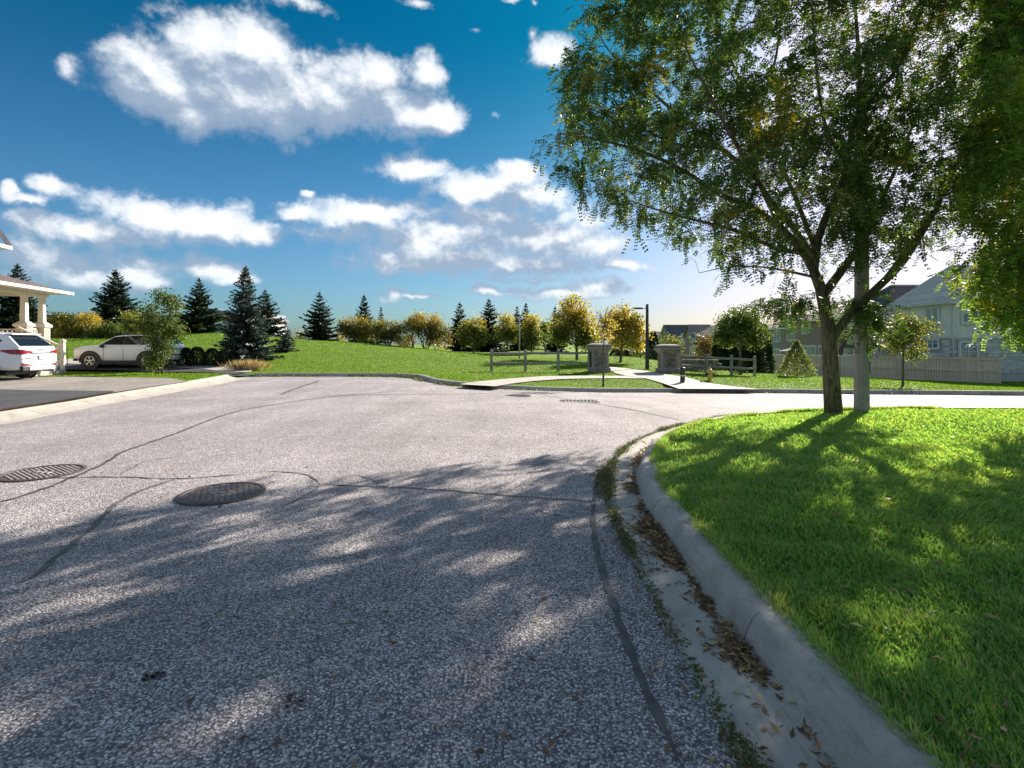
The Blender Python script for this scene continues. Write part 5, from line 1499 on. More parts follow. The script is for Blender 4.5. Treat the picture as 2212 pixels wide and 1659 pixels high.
def concrete_pole():
    x, y, _ = P(1861.5, 887, 10.45); z = float(zlawn(np.array([x]), np.array([y]))[0])
    t = thing('utility_pole', 'tall pale concrete utility pole beside the honey locust trunk', 'utility pole', (x, y, z))
    zt = 6.7
    MB().lathe([(.140, z - .3), (.136, z + 1.5), (.118, 4.5), (.095, zt), (.085, zt + .02)], (x, y, 0), 8, math.pi / 8).build('shaft', M['pole'], t)
    # access door on the right of the face, small tag above
    zc = P(0, 794, 10.45)[2]; hh = 47 * 10.45 / F / 1.0 * .62
    MB().box((x + .075, y - .105, zc), (.085, .03, hh * 1.05), .62).build('door_frame', M['steel'], t)
    MB().box((x + .077, y - .110, zc), (.066, .032, hh * .94), .62).build('access_door', M['steel_dark'], t)
    MB().box((x + .086, y - .122, zc), (.014, .022, .02), .62).build('latch', M['chrome'], t)
    MB().box((x + .08, y - .100, P(0, 738, 10.45)[2]), (.05, .02, .10), .62).build('tag', M['plate'], t)
    zb = P(0, 372, 10.45)[2]
    MB().lathe([(.128, zb - .09), (.128, zb + .09)], (x, y, 0), 8, math.pi / 8).build('clamp_band', M['steel_dark'], t)
    MB().lathe([(.10, zt), (.10, zt + .05), (.03, zt + .09)], (x, y, 0), 8, math.pi / 8).build('cap', M['steel'], t)


hydrant(); bollard(); park_lamp(); thin_lamp(); small_posts(); concrete_pole()


def board_fence():
    a = np.array(P(2160, 829.5, 32.8))[:2]; c = np.array(P(1652, 807.5, 43.7))[:2]
    z0 = zl(*a)
    root = thing('board_fence', 'long wooden board fence round the grey house garden', 'fence', (a[0], a[1], z0))
    L = np.linalg.norm(c - a); n = 8; t = (c - a) / L; nv = np.array([-t[1], t[0]])
    if nv @ (-a) < 0: nv = -nv
    base = lambda s: (a[0] + t[0] * s, a[1] + t[1] * s)
    H = 1.6; r = random.Random(8); rot = math.atan2(t[1], t[0])
    me_cache = {}
    for i in range(n + 1):
        x, y = base(L * i / n); z = zl(x, y); m = 'board' if i < 4 else 'board_grey'
        MB().box((x, y, z + H / 2), (.10, .10, H + .1), rot).build('post', M[m], root)
        MB().lathe([(.085, z + H + .05), (.085, z + H + .08), (.02, z + H + .12)], (x, y, 0), 4, math.pi / 4 + rot).build('post_cap', M[m], root)
        if i == n: break
        x1, y1 = base(L * (i + 1) / n); z1 = zl(x1, y1)
        g = lambda f, h, o=0.0: (x + (x1 - x) * f + nv[0] * o, y + (y1 - y) * f + nv[1] * o, z + (z1 - z) * f + h)
        for h, w in ((H - .03, .14), (.80, .11), (.10, .14)):
            MB().bar(g(.03, h, .045), g(.97, h, .045), .035, w).build('rail', M[m], root)
        MB().bar(g(.0, H + .035, .01), g(1, H + .035, .01), .14, .035).build('top_board', M[m], root)
        w = L / n; nb = max(6, int((w - .1) / .135))
        for k in range(nb):
            f = (.06 + (k + .5) * (w - .12) / nb) / w; p = g(f, 0, -.012 + r.uniform(-.004, .004))
            key = m
            if key not in me_cache:
                me_cache[key] = MB().box((0, 0, H / 2), (.110, .02, H - .06), 0)
                o = me_cache[key].build('board', M[m], root); o.location = Vector(p) - root.location + Vector((0, 0, 0)); 
                # mesh was built relative to the fence: shift back to its own origin
                for v in o.data.vertices: v.co += root.location
                o.rotation_euler = (0, 0, rot); me_cache[key] = o
            else:
                o = me_cache[key].copy(); COL.objects.link(o); o.location = Vector(p) - root.location; o.rotation_euler = (0, 0, rot + r.uniform(-.01, .01))


board_fence()


# ------------------------------------------------------------------ houses
def window(parent, o, rt, w, h, nrm, mull=1, bars=0, mf='trim', surround=None, sill=True, blind=0.0, mp='pane'):
    """o: lower left corner on the wall; rt: unit along the wall; nrm: outward"""
    o, rt, nrm = Vector(o), Vector(rt), Vector(nrm); up = Vector((0, 0, 1)); f = 0.055
    q = lambda a, b, d=0.0: o + rt * a + up * b + nrm * d
    b = MB()
    if surround:
        s = MB(); sw = 0.14
        for aa, bb in ((q(-sw, h + sw / 2, .03), q(w + sw, h + sw / 2, .03)), (q(-sw, -sw / 2, .03), q(w + sw, -sw / 2, .03))): s.bar(aa, bb, .06, sw)
        for aa, bb in ((q(-sw / 2, 0, .03), q(-sw / 2, h, .03)), (q(w + sw / 2, 0, .03), q(w + sw / 2, h, .03))): s.bar(aa, bb, sw, .06, nrm)
        s.build('window_surround', M[surround], parent)
    for aa, bb in ((q(0, h - f / 2, .035), q(w, h - f / 2, .035)), (q(0, f / 2, .035), q(w, f / 2, .035))): b.bar(aa, bb, .05, f)
    for k in range(mull + 2):
        a = f / 2 + (w - f) * k / (mull + 1); b.bar(q(a, f, .034), q(a, h - f, .034), f, .048, nrm)
    for k in range(bars):
        z = h * (k + 1) / (bars + 1); b.bar(q(f, z, .03), q(w - f, z, .03), .03, .03)
    win = b.build('window', M[mf], parent)
    MB().slab([q(f * .5, f * .5, .016), q(w - f * .5, f * .5, .016), q(w - f * .5, h - f * .5, .016), q(f * .5, h - f * .5, .016)] if (rt.cross(up)).dot(nrm) > 0 else [q(w - f * .5, f * .5, .016), q(f * .5, f * .5, .016), q(f * .5, h - f * .5, .016), q(w - f * .5, h - f * .5, .016)], .01).build('pane', M[mp], win)
    if blind:
        MB().bar(q(f, h - h * blind / 2, .021), q(w - f, h - h * blind / 2, .021), .004, h * blind - f).build('blind', M['blind'], win)
    if sill: MB().bar(q(-.06, -.05, .05), q(w + .06, -.05, .05), .12, .09).build('sill', M['trim_grey'], win)
    return win


def courses(parent, e0, e1, r1, r0, n, m, separate=False, name='shingle_course'):
    """roof slope from eave e0-e1 up to ridge r0-r1, laid in overlapping courses"""
    e0, e1, r1, r0 = (Vector(p) for p in (e0, e1, r1, r0))
    nv = (e1 - e0).cross(r0 - e0)
    if nv.length < 1e-6: nv = (e1 - e0).cross(r1 - e0)
    nv.normalize()
    if nv.z < 0: nv = -nv
    allb = MB()
    for k in range(n):
        b = MB() if separate else allb
        t0, t1 = k / n, min(1, (k + 1.12) / n)
        A, B = e0.lerp(r0, t0), e1.lerp(r1, t0); C, D = e1.lerp(r1, t1), e0.lerp(r0, t1)
        lift = nv * 0.028; L = (B - A).length; ns = max(1, int(L / 1.1)) if separate else 1
        for s in range(ns):
            f0, f1 = s / ns, (s + 1) / ns; j = nv * random.uniform(0, .006)
            a, bb, c, d = A.lerp(B, f0) + lift + j, A.lerp(B, f1) + lift + j, D.lerp(C, f1) + nv * .004, D.lerp(C, f0) + nv * .004
            b.quad(a, bb, c, d); b.quad(A.lerp(B, f0) - nv * .0, A.lerp(B, f1), bb, a)
        if separate: b.build(name, M[m], parent)
    if not separate: allb.build('shingles', M[m], parent, kind='stuff')
    MB().slab([e0, e1, r1, r0] if ((e1 - e0).cross(r1 - e0)).z > 0 else [e0, r0, r1, e1], .06).build('roof_deck', M['trim_grey'], parent)


def hip_roof(parent, x0, y0, x1, y1, ze, zr, over, m, n, axis='x', inset=None, sep=(), fascia='trim'):
    X0, Y0, X1, Y1 = x0 - over, y0 - over, x1 + over, y1 + over
    if axis == 'x':
        i = inset if inset is not None else (Y1 - Y0) / 2; ym = (Y0 + Y1) / 2; R0, R1 = (X0 + i, ym, zr), (X1 - i, ym, zr)
        sl = [('s', (X0, Y0, ze), (X1, Y0, ze), R1, R0), ('n', (X1, Y1, ze), (X0, Y1, ze), R0, R1), ('w', (X0, Y1, ze), (X0, Y0, ze), R0, R0), ('e', (X1, Y0, ze), (X1, Y1, ze), R1, R1)]
    else:
        i = inset if inset is not None else (X1 - X0) / 2; xm = (X0 + X1) / 2; R0, R1 = (xm, Y0 + i, zr), (xm, Y1 - i, zr)
        sl = [('s', (X0, Y0, ze), (X1, Y0, ze), R0, R0), ('n', (X1, Y1, ze), (X0, Y1, ze), R1, R1), ('w', (X0, Y1, ze), (X0, Y0, ze), R0, R1), ('e', (X1, Y0, ze), (X1, Y1, ze), R1, R0)]
    for k, a, b, c, d in sl: courses(parent, a, b, c, d, n, m, k in sep)
    f = MB()
    for a, b in (((X0, Y0), (X1, Y0)), ((X1, Y0), (X1, Y1)), ((X1, Y1), (X0, Y1)), ((X0, Y1), (X0, Y0))):
        f.bar((a[0], a[1], ze - .09), (b[0], b[1], ze - .09), .10, .16)
    f.build('eaves_gutter', M[fascia], parent)
    MB().box(((X0 + X1) / 2, (Y0 + Y1) / 2, ze - .10), (X1 - X0 - .2, Y1 - Y0 - .2, .04)).build('soffit', M[fascia], parent)


W_ = Vector((-1, 0, 0)); S_ = Vector((0, -1, 0)); RW = Vector((0, -1, 0)); RS = Vector((1, 0, 0))


def px_west(u0, u1, v0, v1, X):
    """rectangle of the picture on a wall facing left at X: (near y, far y, low z, high z)"""
    ya, yb = F * X / (u1 - U0), F * X / (u0 - U0); ym = (ya + yb) / 2
    return ya, yb, EYE - (v1 - VH) / F * ym, EYE - (v0 - VH) / F * ym


def west_window(root, X, u0, u1, v0, v1, **k):
    ya, yb, za, zb = px_west(u0, u1, v0, v1, X)
    return window(root, (X, yb, za), RW, yb - ya, zb - za, W_, **k)


def grey_house():
    x0, y0, zb = 30.4, 36.0, -1.5
    root = thing('house', 'two storey grey stucco house with pale stone ground floor and light shingles', 'house', (x0, y0, zb), 'houses along the gardens')
    zm = 1.9; ze = 4.42
    MB().box(((x0 + 44) / 2, (y0 + 47) / 2, (zb + zm) / 2), (44 - x0, 47 - y0, zm - zb)).build('wall', M['mortar_pale'], root)['label'] = 'ground floor wall of pale grey stone'
    MB().box(((x0 + 44) / 2, (y0 + 47) / 2, (zm + ze) / 2 + .0), (44 - x0 + .02, 47 - y0 + .02, ze - zm)).build('wall', M['stucco'], root)['label'] = 'upper wall of grey stucco'
    b = MB()
    b.box((x0 - .03, (y0 + 47) / 2, zm), (.10, 47 - y0 + .16, .13)); b.box(((x0 + 44) / 2 + .02, y0 - .03, zm), (44 - x0, .10, .128)); b.build('string_course', M['trim_grey'], root)
    # laid stone on the faces one sees
    cache = []
    for hgt in (.16, .22, .28):
        for ln in (.36, .52, .70): cache.append((hgt, ln, None))
    r = random.Random(12)
    skips = [(31.0, 32.45, .2, 1.75)]
    cnt = 0; z = 0.0; meshes = {}
    z = -.55
    while z < zm - .12:
        h = r.choice((.15, .20, .24)); h = min(h, zm - .07 - z)
        x = x0
        while x < 36.4:
            l = r.choice((.36, .48, .62, .80))
            if not any(x + l > s[0] and x < s[1] and z + h > s[2] and z < s[3] for s in skips):
                k = (round(h, 3), l)
                if k not in meshes:
                    o = MB().box((0, 0, 0), (l - .015, .06, h - .015), 0, .97).build('stone', M['ashlar'], root)
                    for v in o.data.vertices: v.co += root.location
                    meshes[k] = o
                else:
                    o = meshes[k].copy(); COL.objects.link(o)
                o.location = Vector((x + l / 2, y0 - .012 - r.uniform(0, .012), z + h / 2)) - root.location; cnt += 1
            x += l
        z += h
    # the garden side, mostly behind the fence: stones joined
    mb = MB(); z = -.5
    while z < zm - .12:
        h = r.choice((.15, .20, .24)); h = min(h, zm - .07 - z); y = y0
        while y < 46.8:
            l = r.choice((.36, .48, .62, .80))
            if not (y + l > 36.7 and y < 39.1 and z + h > 1.0 and z < 1.86): mb.box((x0 - .012 - r.uniform(0, .012), y + l / 2, z + h / 2), (.06, l - .015, h - .015), 0)
            y += l
        z += h
    mb.build('stones', M['ashlar'], root, kind='stuff')
    west_window(root, x0 - .01, 2001, 2028, 664, 698, mull=1, surround='trim_grey', blind=0.0)
    west_window(root, x0 - .01, 1888, 1924, 676, 705, mull=2, surround='trim_grey')
    west_window(root, x0 - .03, 1982, 2028, 733, 752, mull=3, bars=1, surround='trim_grey', sill=False)
    window(root, (31.25, y0 - .01, 2.92), RS, 1.05, 1.12, S_, mull=1, surround='trim_grey', blind=.45)
    window(root, (31.05, y0 - .03, .32), RS, 1.22, 1.28, S_, mull=1, bars=1, surround='trim_grey')
    MB().tube([(x0 + .30, y0 - .35, ze - .12), (x0 + .22, y0 - .12, ze - .45), (x0 + .16, y0 - .08, ze - .7), (x0 + .16, y0 - .08, -1.0)], .045, 8).build('downpipe', M['trim'], root, True)
    MB().box((34.05, y0 - .09, 1.28), (.26, .14, .28)).build('meter_box', M['trim'], root, bevel=.02)
    hip_roof(root, x0, 36.0, 44, 41.4, ze, 7.35, .38, 'shingle', 22, 'x', 2.75, ('s', 'w'), 'trim_grey')
    hip_roof(root, x0 + .1, 41.9, 42, 46.9, ze - .004, 6.55, .38, 'shingle_dark', 18, 'x', 2.4, (), 'trim_grey')
    MB().bar((31.55, 36.6, 4.95), (32.7, 37.75, 6.4), .09, .03).build('roof_vent', M['steel_dark'], root)


def brick_house():
    x0, y0, y1, zb, ze = 30.0, 47.6, 55.0, -2.0, 3.86
    root = thing('house', 'brown brick house next to the grey stucco house', 'house', (x0, y0, zb), 'houses along the gardens')
    MB().box((35, (y0 + y1) / 2, (zb + ze) / 2), (10, y1 - y0, ze - zb)).build('wall', M['brick'], root)
    hip_roof(root, x0, y0, 40, y1, ze, 6.0, .4, 'shingle_brown', 16, 'x', None, ())
    west_window(root, x0, 1734, 1747, 702.5, 720, mull=1, surround='trim_grey')
    west_window(root, x0, 1800, 1822, 699, 720, mull=1, surround='trim_grey')
    west_window(root, x0, 1736, 1763, 748, 768, mull=2, surround='trim_grey', sill=False)
    west_window(root, x0, 1770, 1778, 748, 768, mull=0, surround='trim_grey', sill=False)
    west_window(root, x0, 1826, 1846, 747, 768, mull=1, surround='trim_grey', sill=False)


def grey_brick_house():
    x0, y0, y1, zb, ze = 30.3, 55.6, 63.0, -2.2, 3.25
    root = thing('house', 'grey brick house with a small steep gable and wide dark roof', 'house', (x0, y0, zb), 'houses along the gardens')
    MB().box((36.5, (y0 + y1) / 2, (zb + ze) / 2), (12.4, y1 - y0, ze - zb)).build('wall', M['brick_grey'], root)
    hip_roof(root, x0, y0, 36.5, y1, ze, 4.75, .4, 'shingle_brown', 12, 'y', 2.4, ())
    # higher dark main roof behind
    MB().box((40.4, 62, 1.8), (7.6, 12.4, 6.2)).build('wall', M['brick_grey'], root)
    hip_roof(root, 36.7, 55.9, 44, 68, 4.72, 5.95, .3, 'shingle_dark', 12, 'y', 2.2, ())
    # gable
    ya, yb = 55.9, 58.4; ym = (ya + yb) / 2; zt = EYE + 62 * 57.1 / F
    g = MB(); g.add([(x0 - .10, yb, ze - .9), (x0 - .10, ya, ze - .9), (x0 - .10, ya, ze), (x0 - .10, ym, zt), (x0 - .10, yb, ze), (x0 + 2.6, yb, ze - .9), (x0 + 2.6, ya, ze - .9), (x0 + 2.6, ya, ze), (x0 + 2.6, ym, zt), (x0 + 2.6, yb, ze)],
                   [(0, 1, 2, 3, 4), (9, 8, 7, 6, 5), (1, 6, 7, 2), (4, 9, 5, 0)]); g.build('gable', M['brick_grey'], root)
    for s, yy in ((1, yb), (-1, ya)):
        MB().slab([(x0 - .35, yy + s * .25, ze - .22), (x0 - .35, ym, zt + .06), (x0 + 2.7, ym, zt + .06), (x0 + 2.7, yy + s * .25, ze - .22)][::s], .07).build('gable_roof', M['shingle_brown'], root)
        MB().bar((x0 - .37, yy + s * .25, ze - .28), (x0 - .37, ym, zt), .04, .16).build('bargeboard', M['trim'], root)
    west_window(root, x0 - .10, 1702, 1726, 712, 734, mull=2, surround='trim_grey')
    west_window(root, x0, 1673, 1686, 716, 737, mull=1, surround='trim_grey')
    west_window(root, x0, 1672, 1686, 755, 772, mull=1, surround='trim_grey', sill=False)


def far_houses():
    # russet house with hipped roof
    x0, y0, y1, zb, ze = 30.0, 75.5, 92.0, -2.6, 2.75
    root = thing('house', 'russet brick house with peaked hip roof left of the round-headed tree', 'house', (x0, y0, zb), 'houses along the gardens')
    MB().box((35, (y0 + y1) / 2, (zb + ze) / 2), (10, y1 - y0, ze - zb)).build('wall', M['brick'], root)
    hip_roof(root, x0, y0, 40, 84, ze, 5.9, .45, 'shingle_brown', 12, 'x', None, ())
    hip_roof(root, x0 + .2, 84.9, 40, y1, ze - .02, 4.7, .45, 'shingle', 10, 'x', None, ())
    g0, g1 = 84.2, 88.6; gm = (g0 + g1) / 2; zt = 4.6
    g = MB(); g.add([(x0 - .5, g1, zb), (x0 - .5, g0, zb), (x0 - .5, g0, ze), (x0 - .5, gm, zt), (x0 - .5, g1, ze), (x0 + 3, g1, zb), (x0 + 3, g0, zb), (x0 + 3, g0, ze), (x0 + 3, gm, zt), (x0 + 3, g1, ze)], [(0, 1, 2, 3, 4), (9, 8, 7, 6, 5), (1, 6, 7, 2), (4, 9, 5, 0)]); g.build('gable', M['brick'], root)
    for s, yy in ((1, g1), (-1, g0)):
        MB().slab([(x0 - .8, yy + s * .3, ze - .3), (x0 - .8, gm, zt + .07), (x0 + 3, gm, zt + .07), (x0 + 3, yy + s * .3, ze - .3)][::s], .08).build('gable_roof', M['shingle_brown'], root)
    west_window(root, x0 - .5, 1491, 1503, 720, 738, mull=1, surround='trim_grey')
    west_window(root, x0, 1472, 1480, 722, 738, mull=1, surround='trim_grey')
    west_window(root, x0 - .5, 1490, 1504, 750, 766, mull=1, surround='trim_grey', sill=False)
    west_window(root, x0, 1512, 1520, 722, 738, mull=1, surround='trim_grey')
    MB().slab([(x0 - 1.6, 92, -.1), (x0 - 1.6, 88.7, -.1), (x0, 88.7, .5), (x0, 92, .5)], .1).build('porch_roof', M['shingle_dark'], root)
    for yy in (88.9, 91.8): MB().bar((x0 - 1.5, yy, zb), (x0 - 1.5, yy, -.2), .16, .16).build('porch_post', M['trim'], root)
    # farthest dark gabled houses
    for i, (ya, yb, zt, lab) in enumerate(((99, 106, 5.2, 'dark roofed house with twin gables behind the right pillar'), (112, 122, 4.2, 'farthest dark roofed house, just right of the lamp post'))):
        x0 = 30.3 + i * .6; zb = -2.6; ze = 2.4 if i == 0 else 1.9
        root = thing('house', lab, 'house', (x0, ya, zb), 'houses along the gardens'); ym = (ya + yb) / 2
        MB().box((x0 + 2.5, ym, (zb + ze) / 2), (5, yb - ya, ze - zb)).build('wall', M['brick_grey'], root)
        g = MB(); g.add([(x0, yb, ze), (x0, ya, ze), (x0, ym, zt), (x0 + 5, yb, ze), (x0 + 5, ya, ze), (x0 + 5, ym, zt)], [(0, 1, 2), (5, 4, 3), (0, 3, 4, 1)]); g.build('gable', M['brick_grey'], root)
        for s, yy in ((1, yb), (-1, ya)): courses(root, (x0 - .4, yy + s * .4, ze - .25) if s < 0 else (x0 + 5.4, yy + s * .4, ze - .25), (x0 + 5.4, yy + s * .4, ze - .25) if s < 0 else (x0 - .4, yy + s * .4, ze - .25), (x0 + 5.4, ym, zt) if s < 0 else (x0 - .4, ym, zt), (x0 - .4, ym, zt) if s < 0 else (x0 + 5.4, ym, zt), 10, 'shingle_dark')
        window(root, (x0, ym + .8, ze - 1.6), RW, 1.6, 1.2, W_, mull=1, surround='trim_grey')
        window(root, (x0, ym + 2.6, ze - 1.6), RW, 1.0, 1.2, W_, mull=0, surround='trim_grey')


grey_house(); brick_house(); grey_brick_house(); far_houses()


def garden_things():
    # pale screen on the deck behind the board fence
    x0, z0 = 29.0, -1.1
    root = thing('deck_screen', 'lilac white privacy screen on the grey house deck above the fence', 'screen', (x0, 37.0, z0))
    ys = np.linspace(36.4, 45.4, 9); zt = .62
    for a, b in zip(ys[:-1], ys[1:]): MB().box((x0, (a + b) / 2, (zt + z0) / 2), (.03, b - a - .09, zt - z0 - .08)).build('panel', M['screen'], root)
    for y in ys: MB().box((x0, y, (zt + z0) / 2 + .03), (.09, .09, zt - z0 + .06)).build('post', M['trim_grey'], root)
    MB().box((x0, 40.9, zt + .02), (.07, 9.0, .05)).build('rail', M['trim_grey'], root)
    # dark garden canopy
    x, y = 28.3, 41.6; z = zl(x, y); zt = 1.9
    root = thing('garden_canopy', 'dark fabric garden canopy peeking over the fence by the utility pole', 'canopy', (x, y, z))
    b = MB(); b.square([(1.25, 1.12), (1.25, 1.22), (.35, zt - .12), (.04, zt)], (x, y, 0)); b.build('roof', M['canvas'], root)
    for sx in (-1, 1):
        for sy in (-1, 1): MB().bar((x + sx * 1.15, y + sy * 1.15, z), (x + sx * 1.15, y + sy * 1.15, 1.14), .06, .06).build('pole', M['steel_dark'], root)
    # covered furniture beyond the mound
    x, y = P(1357, 770, 52)[:2]; z = zl(x, y); zt = P(0, 756, 52)[2]
    root = thing('covered_bench', 'blue tarpaulin covered garden furniture beyond the grassy mound', 'covered furniture', (x, y, z))
    MB().square([(1.1, z), (1.0, zt - .35), (.75, zt - .1), (.3, zt)], (x, y, 0)).build('cover', M['tarp'], root, bevel=.05)
    for sx in (-1, 1): MB().box((x + sx * .82, y - 1.05, z + .6), (.16, .06, 1.3)).build('pale_leg', M['trim_grey'], root)
    # covered barbecue by the brick house
    x, y = P(1712, 760, 46)[:2]; z = zl(x, y); zt = P(0, 751, 46)[2]
    root = thing('patio_umbrella', 'low dark patio umbrella behind the small pale pine', 'umbrella', (x, y, z))
    MB().lathe([(1.15, zt - .34), (1.15, zt - .30), (.5, zt - .12), (.03, zt)], (x, y, 0), 8).build('cover', M['canvas'], root); MB().tube([(x, y, z), (x, y, zt - .1)], .03, 6).build('pole', M['steel_dark'], root)
    # dark low planter bed behind right rail fence
    x, y = P(1500, 800, 33)[:2]; z = zl(x, y)
    root = thing('garden_wall', 'low dark stone garden wall behind the right rail fence', 'garden wall', (x, y, z)); r = random.Random(3)
    for row in range(3):
        for k in range(7):
            MB().box((x - 1.2 + k * .42 + (row % 2) * .2, y + r.uniform(-.02, .02), z + .12 + row * .24), (.40, .34, .22)).build('block', M['stone'], root, bevel=.02)


garden_things()


def far_buildings():
    Y = 96.0
    a, b = P(455, 720, Y), P(518, 720, Y)
    zb = -1.0; root = thing('sports_hall', 'far hall with curved blue-grey roof and russet band behind the hill', 'hall', (a[0], Y, zb))
    z1, z2, z3 = P(0, 694, Y)[2], P(0, 680, Y)[2], P(0, 668, Y)[2]
    xm, w = (a[0] + b[0]) / 2, b[0] - a[0]
    MB().box((xm, Y + 10, (zb + z1) / 2), (w, 20, z1 - zb)).build('wall', M['clad_white'], root)['label'] = 'white lower wall'
    MB().box((xm, Y + 10, (z1 + z2) / 2), (w + .1, 20.1, z2 - z1)).build('wall', M['clad_red'], root)['label'] = 'russet upper band'
    n = 9; rf = MB(); top = []
    for i in range(n + 1):
        t = i / n; top.append((a[0] - .6 + (w + 1.2) * t, P(0, 668, Y)[2] + .2 + (P(0, 682, Y)[2] - P(0, 668, Y)[2] - .4) * t ** 1.6))
    for (xa, za), (xb, zb2) in zip(top[:-1], top[1:]): rf.slab([(xa, Y - .5, za), (xb, Y - .5, zb2), (xb, Y + 20.5, zb2), (xa, Y + 20.5, za)], .3)
    rf.build('roof', M['metal_roof'], root)
    MB().box((xm, Y + 10, (z2 + P(0, 676, Y)[2]) / 2 + .3), (w - .4, 19.8, P(0, 672, Y)[2] - z2)).build('wall', M['metal_roof'], root)
    Y = 105.0; a, b = P(60, 700, Y), P(470, 700, Y); zt = P(0, 683, Y)[2]; zb = -1.0
    root = thing('low_building', 'long flat roofed building far behind the yellow shrub', 'building', ((a[0] + b[0]) / 2, Y, zb))
    MB().box(((a[0] + b[0]) / 2, Y + 8, (zb + zt) / 2), (b[0] - a[0], 16, zt - zb)).build('wall', M['stucco'], root)
    MB().box(((a[0] + b[0]) / 2, Y + 8, zt + .1), (b[0] - a[0] + .6, 16.6, .3)).build('roof_edge', M['metal_roof'], root)
    for k in range(14):
        xx = a[0] + 2 + k * 2.7; window(root, (xx, Y, 2.6), RS, 1.5, 1.4, S_, mull=0, sill=False)
    c = P(198, 680, Y); r = 17 / F * Y
    MB().lathe([(r, zt + .2), (r, zt + .6), (r * .85, P(0, 674, Y)[2]), (r * .5, P(0, 669, Y)[2]), (.1, P(0, 667.5, Y)[2])], (c[0], Y + 4, 0), 18).build('dome', M['clad_white'], root, True)


far_buildings()


